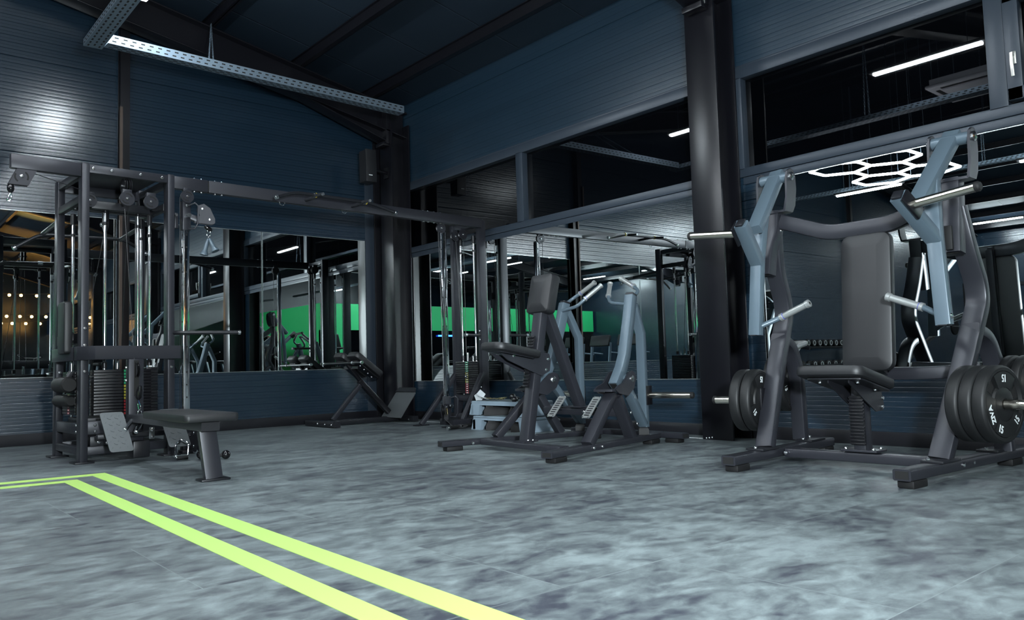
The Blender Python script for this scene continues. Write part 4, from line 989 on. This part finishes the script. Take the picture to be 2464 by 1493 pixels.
c = G('tread_grey'); fd = V((.60, 0, .80)); c.plate((5.31, 8.44, .22), fd, (0, 1, 0), [(-.20, -.22), (.16, -.22), (.20, -.17), (.20, .17), (.16, .22), (-.20, .22)], .010); c.use('charcoal_dark'); c.plate((5.42, 8.44, .385), (0, 1, 0), fd, [(-.22, -.03), (.22, -.03), (.18, .03), (-.18, .03)], .02); build(c, 'foot_platform', m)

# ------------------------------------------------------------------ step platforms
def stepper(x0, y0, z0, label):
    """aerobic step 1.0 long (y) x .36 deep (x): grey shell with sloping end legs, rubber top, black risers"""
    t_ = thing('step_platform', label, 'exercise step', (x0+.18, y0-.46, z0), 'step platforms')
    c_ = G('step_grey'); L = .93; D = .36; H = .150
    prof = [(0, 0), (.155, 0), (.175, H-.048), (L-.175, H-.048), (L-.155, 0), (L, 0), (L-.045, H-.022), (L-.085, H-.006), (.085, H-.006), (.045, H-.022)]
    c_.plate((x0+.018, y0, z0), (0, -1, 0), (0, 0, 1), prof, .036); c_.plate((x0+D-.018, y0, z0), (0, -1, 0), (0, 0, 1), prof, .036)
    c_.b2((x0, y0-L+.03, z0+H-.040), (x0+D, y0-.03, z0+H-.006), .012)
    for yy in (y0-.05, y0-L+.05): c_.box((x0+D/2, yy, z0+.055), (D, .05, .11), None, .006)
    build(c_, 'shell', t_)
    c_ = G('step_top'); c_.b2((x0+.03, y0-L+.09, z0+H-.008), (x0+D-.03, y0-.09, z0+H), .003); build(c_, 'top_mat', t_)
    for yy in (y0-.27, y0-L+.27):
        c_ = G('rubber'); c_.lathe((x0+D/2, yy, z0), (0, 0, 1), [(.20, 0), (.20, .05), (.155, .105), (.14, .11)], 4); c_.lathe((x0+.06, yy, z0), (0, 0, 1), [(.062, 0), (.062, .05), (.05, .10)], 4); build(c_, 'riser', t_)
    return t_
stepper(5.06, 6.66, 0, 'pale grey step platform on the floor, bottom of the stack by the far tower')
stepper(5.055, 6.68, .151, 'pale grey step platform on top of the stack, under a plastic bag and rope')
zt = .302
t = thing('plastic_bag', 'clear plastic bag with a folded strap on top of the step platforms', 'bag', (5.15, 6.5, zt+.02))
c = G('clear_bag'); c.sweep([(5.10, 6.62, zt+.004), (5.11, 6.58, zt+.03), (5.14, 6.55, zt+.085)], rrect(.10, .004, .001), (1, 0, 0)); c.sweep([(5.09, 6.60, zt+.06), (5.13, 6.55, zt+.03), (5.13, 6.42, zt+.012)], rrect(.09, .003, .001), (0, 0, 1)); build(c, 'film', t)
c = G('gold_buckle'); r2 = random.Random(3); pts = [(5.12+r2.uniform(-.015, .015), 6.52-.035*i, zt+.012+r2.uniform(0, .018)) for i in range(9)]; c.sweep(pts, rrect(.05, .006, .002), (0, .2, 1)); c.pipe([(5.10, 6.23, zt+.012), (5.15, 6.24, zt+.012), (5.15, 6.18, zt+.03), (5.10, 6.17, zt+.03), (5.10, 6.23, zt+.012)], .005, 6); build(c, 'strap', t)
ballrope((5.09, 5.985, zt+.012), (5.16, 6.10, zt+.036), 'black ball ended rope lying on top of the step platforms', [(5.12, 6.02, zt+.03), (5.20, 6.04, zt+.02)])

# ------------------------------------------------------------------ things behind the viewer, seen in the mirrors
# green office block
g = G('green_paint'); gx, gy, gz = -.85, -6.0, 2.92
g.b2((-13.9, gy-.12, 2.02), (gx, gy, gz)); g.b2((gx-.12, YR+.1, 2.02), (gx, gy, gz)); g.b2((gx-.12, gy-3.2, 0), (gx, gy, 2.02)); g.b2((-1.9, gy-.12, 0), (gx, gy, 2.02))
struct(g, 'wall_partition')
g = G('glass_night'); g.b2((-13.9, gy-.07, .1), (-1.9, gy-.05, 2.02)); g.b2((gx-.07, YR+.1, .1), (gx-.05, gy-3.2, 2.02)); struct(g, 'window_5')
g = G('frame_paint')
for x in (-1.9, -4.3, -6.7, -9.1, -11.5): g.b2((x-.04, gy-.10, 0), (x+.04, gy+.01, 2.02))
struct(g, 'trim_5')
g = G('blue_sign'); g.b2((-6.4, gy+.012, 1.80), (-5.6, gy+.02, 1.86)); s_ = build(g, 'sign_letters'); 
t = thing('sign', 'blue lit strip sign on the green partition, seen in the mirror', 'sign', (-6, gy+.01, 1.83)); s_.parent = t; s_.matrix_parent_inverse = Matrix.Translation((6, -gy-.01, -1.83))
# festoon bulbs
bulb_rows = [(-11.3, 3.36, 3.3, 5.5), (-11.9, 2.72, 3.4, 5.5), (-12.4, 2.52, 3.2, 5.4)]
for i, (y, z, a, b) in enumerate(bulb_rows):
    t = thing('string_light', 'warm string of bare bulbs, %s of the three rows across the back corner' % ('highest', 'middle', 'lowest')[i], 'string light', ((a+b)/2, y, z), 'string lights in the back corner')
    c = G('webbing'); n = 6; c.pipe([(a+(b-a)*k/12, y, z+.10-.06*math.sin(PI*k/12)) for k in range(13)]+[(5.74, y, z+.2)], .006, 6); c.pipe([(a, y, z+.1), (a-.2, y, roofz(a)-.02)], .005, 6); build(c, 'cord', t)
    for k in range(n):
        p = V((a+(b-a)*(k+.5+rnd.uniform(-.2, .2))/n, y+rnd.uniform(-.15, .15)*0, z)); c = G('bulb_glow'); c.sphere(p, .045, 10); c.use('speaker_black'); c.cyl(p+TZ*.04, p+TZ*.09, .018, 8); build(c, 'bulb', t)
# dumbbell rack along the rear wall, with dumbbells
t = thing('dumbbell_rack', 'black two tier dumbbell rack along the rear wall, seen in the mirror', 'rack', (-5.0, 8.75, 0))
for x in (-6.4, -3.6): c = G('charcoal_dark'); c.beam([(x, 9.05, 0), (x, 9.05, .95), (x, 8.45, .82)], .07, .07, (1, 0, 0)); c.bar((x, 9.1, .03), (x, 8.35, .03), .07, .06); build(c, 'upright', t)
for z, y in ((.84, 8.72), (.40, 8.60)): 
    c = G('charcoal_dark')
    for k in (-.11, .11): c.bar((-6.4, y+k, z), (-3.6, y+k, z-k*.1), .05, .03)
    build(c, 'shelf_rail', t)
def dumbbell(r, L, label):
    d = thing('dumbbell', label, 'dumbbell', (0, 0, 0), 'dumbbells on the rack')
    c = G('chrome'); c.cyl((0, -L/2, 0), (0, L/2, 0), .016, 10); build(c, 'handle', d)
    for s in (-1, 1):
        c = G('rubber'); c.lathe((0, s*L*.27, 0), (0, s, 0), [(r*.85, 0), (r, .012), (r, L*.20), (r*.82, L*.23), (0, L*.23)], 18); c.use('white_print'); arc_strip(c, (0, s*L*.503, 0), (1, 0, 0), (0, 0, 1), r*.62, .006, 0, 6.2, .002, 16); build(c, 'head', d)
    return d
dp = None; words = ('first', 'second', 'third', 'fourth', 'fifth', 'sixth', 'seventh', 'eighth', 'ninth', 'tenth', 'eleventh', 'twelfth')
for tier, (z, y, n) in enumerate(((.935, 8.72, 12), (.495, 8.60, 10))):
    for k in range(n):
        x = -3.75-2.5*k/(n-1); lab = 'black round dumbbell, %s from the window end of the %s rack shelf' % (words[k], ('upper', 'lower')[tier])
        if dp is None: dp = dumbbell(.075, .34, lab); dp.location = (x, y, z)
        else: dup(dp, (x, y, z), (0, 0, 0), lab)
def bench(x, y, a, label, incl):
    t = thing('training_bench', label, 'gym bench', (0, 0, 0))
    c = G('charcoal_dark'); c.bar((-.6, 0, .05), (.6, 0, .05), .07, .06); c.bar((-.6, -.28, .03), (-.6, .28, .03), .06, .06); c.bar((.6, -.22, .03), (.6, .22, .03), .06, .06); c.bar((-.2, 0, .06), (-.1, 0, .40), .06, .06); c.bar((.45, 0, .06), (.3, 0, .38), .06, .06); build(c, 'frame', t)
    c = G('vinyl'); c.pad((.33, 0, .44), (1, 0, 0), (0, 1, 0), .36, .27, .06, .04); build(c, 'seat', t)
    d = V((-math.cos(incl), 0, math.sin(incl))); c = G('vinyl'); c.pad(V((.12, 0, .44))+d*.42, -d, (0, 1, 0), .80, .27, .06, .05); build(c, 'backrest', t)
    t.location = (x, y, 0); t.rotation_euler = (0, 0, a); return t
bench(-3.2, 7.9, 1.7, 'flat black training bench in front of the dumbbell rack', .06)
bench(-5.2, 7.2, 1.4, 'inclined black training bench beyond the flat one near the dumbbell rack', .75)
# power rack
t = thing('power_rack', 'tall black power rack across the room, seen in the mirror behind the chest press', 'rack', (-12.4, 7.9, 0))
for dx in (-.6, .6):
    for dy in (-.55, .55): c = G('charcoal_dark'); c.b2((-12.4+dx-.04, 7.9+dy-.04, 0), (-12.4+dx+.04, 7.9+dy+.04, 2.5)); build(c, 'upright', t)
c = G('charcoal_dark')
for dy in (-.55, .55): c.bar((-13, 7.9+dy, 2.45), (-11.8, 7.9+dy, 2.45), .08, .08); c.bar((-13, 7.9+dy, .04), (-11.8, 7.9+dy, .04), .08, .08)
for dx in (-.6, .6): c.bar((-12.4+dx, 7.35, 2.45), (-12.4+dx, 8.45, 2.45), .08, .08)
build(c, 'crossbar', t)
c = G('chrome'); c.cyl((-11.72, 6.85, 1.35), (-11.72, 8.95, 1.35), .015, 10); c.use('rubber'); 
for y in (7.05, 8.72): c.cyl((-11.72, y, 1.35), (-11.72, y+.06, 1.35), .22, 24, .01)
build(c, 'barbell', t)
# spin bikes and treadmills
def bike(label):
    b = thing('exercise_bike', label, 'exercise bike', (0, 0, 0), 'exercise bikes behind the viewer')
    c = G('arm_grey'); c.bar((-.5, 0, .05), (.5, 0, .05), .08, .06); c.bar((-.5, -.25, .03), (-.5, .25, .03), .07, .05); c.bar((.5, -.25, .03), (.5, .25, .03), .07, .05)
    c.bar((-.35, 0, .06), (.05, 0, .62), .07, .06); c.bar((.45, 0, .06), (.22, 0, .95), .07, .06); c.bar((.05, 0, .60), (.30, 0, .55), .07, .06); c.bar((-.08, 0, .40), (-.22, 0, .92), .05, .05); build(c, 'frame', b)
    c = G('bike_white'); c.cyl((.38, -.03, .34), (.38, .03, .34), .24, 32, .01); build(c, 'flywheel', b)
    c = G('vinyl'); c.pad((-.24, 0, .96), (1, 0, 0), (0, 1, 0), .26, .18, .06, .06); build(c, 'saddle', b)
    c = G('black_paint'); c.pipe([(.22, 0, .94), (.20, 0, 1.12), (.26, -.22, 1.14), (.46, -.22, 1.20)], .017, 10, .05); c.pipe([(.20, 0, 1.12), (.26, .22, 1.14), (.46, .22, 1.20)], .017, 10, .05); build(c, 'handlebar', b)
    c = G('black_paint'); c.cyl((.0, -.14, .33), (.0, .14, .33), .015, 8); c.cyl((0, -.05, .33), (0, -.03, .33), .10, 18); c.box((.1, -.18, .25), (.10, .08, .03)); c.box((-.1, .18, .41), (.10, .08, .03)); build(c, 'crank', b)
    return b
bp_ = bike('pale grey exercise bike with a white flywheel, nearest the window wall in its row')
bp_.location = (4.55, -1.9, 0); bp_.rotation_euler = (0, 0, 2.2)
dup(bp_, (3.55, -2.5, 0), (0, 0, 2.2), 'pale grey exercise bike with a white flywheel, second from the window wall')
dup(bp_, (2.5, -3.0, 0), (0, 0, 2.2), 'pale grey exercise bike with a white flywheel, farthest from the window wall')
def treadmill(label):
    b = thing('treadmill', label, 'treadmill', (0, 0, 0), 'treadmills on the open side of the room')
    c = G('charcoal_dark'); c.b2((-.9, -.40, .02), (.9, .40, .16), .03); c.use('rubber'); c.b2((-.85, -.26, .158), (.75, .26, .165)); build(c, 'deck', b)
    for s in (-1, 1): c = G('galvanised'); c.beam([(.75, s*.40, .1), (.62, s*.40, 1.30)], .10, .05, (0, 1, 0)); c.pipe([(.62, s*.40, .98), (.15, s*.40, .94)], .025, 10); build(c, 'upright', b)
    c = G('speaker_black'); c.box((.66, 0, 1.36), (.10, .84, .36), Matrix.Rotation(-.3, 3, 'Y'), .03); c.use('screen_glow'); c.box((.607, 0, 1.40), (.006, .30, .16), Matrix.Rotation(-.3, 3, 'Y')); build(c, 'console', b); return b
dup(PRESS, (1.9, -4.3, 0), (0, 0, 2.3), 'second dark chest press behind the exercise bikes, seen in the mirror beside the green wall')
for yy_, w_ in ((7.2, 'first'), (1.2, 'second'), (-2.0, 'third'), (-5.2, 'fourth')): tube(-12.6, yy_, 4.2, 'added white tube light, %s of the short row brightening the far wall' % w_)  # extra tubes, added to brighten the far wall in the mirror
tp_ = treadmill('black treadmill with a lit console, first of the row nearest the rear wall')
spots = [(-8.2, 1.6), (-8.2, .4), (-8.2, -.8), (-8.2, -2.0)]
tp_.location = (*spots[0], 0); tp_.rotation_euler = (0, 0, 0)
for (x, y), w in zip(spots[1:], ('second', 'third', 'fourth')): dup(tp_, (x, y, 0), (0, 0, 0), 'black treadmill with a lit console, %s of the row from the rear wall' % w)

# ------------------------------------------------------------------ light
def area(name, p, target, size, power, col=(1, 1, 1), sp=None):
    l = bpy.data.lights.new(name, 'AREA'); l.shape = 'DISK'; l.size = size; l.energy = power; l.color = col
    o = bpy.data.objects.new(name, l); COL.objects.link(o); o.location = p; o.rotation_euler = (V(target)-V(p)).to_track_quat('-Z', 'Y').to_euler(); l.spread = 1.7; return o
area('photographer_flash', (.35, -.45, 1.15), (4.2, 4.6, 1.25), .25, 75, (.84, .94, 1.0))
l = bpy.data.lights.new('added_roof_glow', 'SPOT'); l.energy = 700; l.color = (1, .50, .10); l.spot_size = .8; l.spot_blend = .5; l.shadow_soft_size = .1  # added warm spot without a fitting, throws the orange glow onto the roof
o = bpy.data.objects.new('added_roof_glow', l); COL.objects.link(o); o.location = (3.6, -3.4, 2.9); o.rotation_euler = (PI, 0, 0)
w = bpy.data.worlds.new('night'); SC.world = w; w.use_nodes = True
w.node_tree.nodes['Background'].inputs[0].default_value = (.02, .035, .06, 1); w.node_tree.nodes['Background'].inputs[1].default_value = .15

vs_ = SC.view_settings
vs_.view_transform = 'Standard'; vs_.look = 'None'; vs_.gamma = 1; vs_.use_curve_mapping = False; vs_.exposure = 1.05
cy = SC.cycles
cy.use_denoising = True; cy.max_bounces = 9; cy.diffuse_bounces = 3; cy.glossy_bounces = 6; cy.transmission_bounces = 4
cy.caustics_reflective = False; cy.caustics_refractive = False; cy.sample_clamp_indirect = 4
SC.render.film_transparent = False
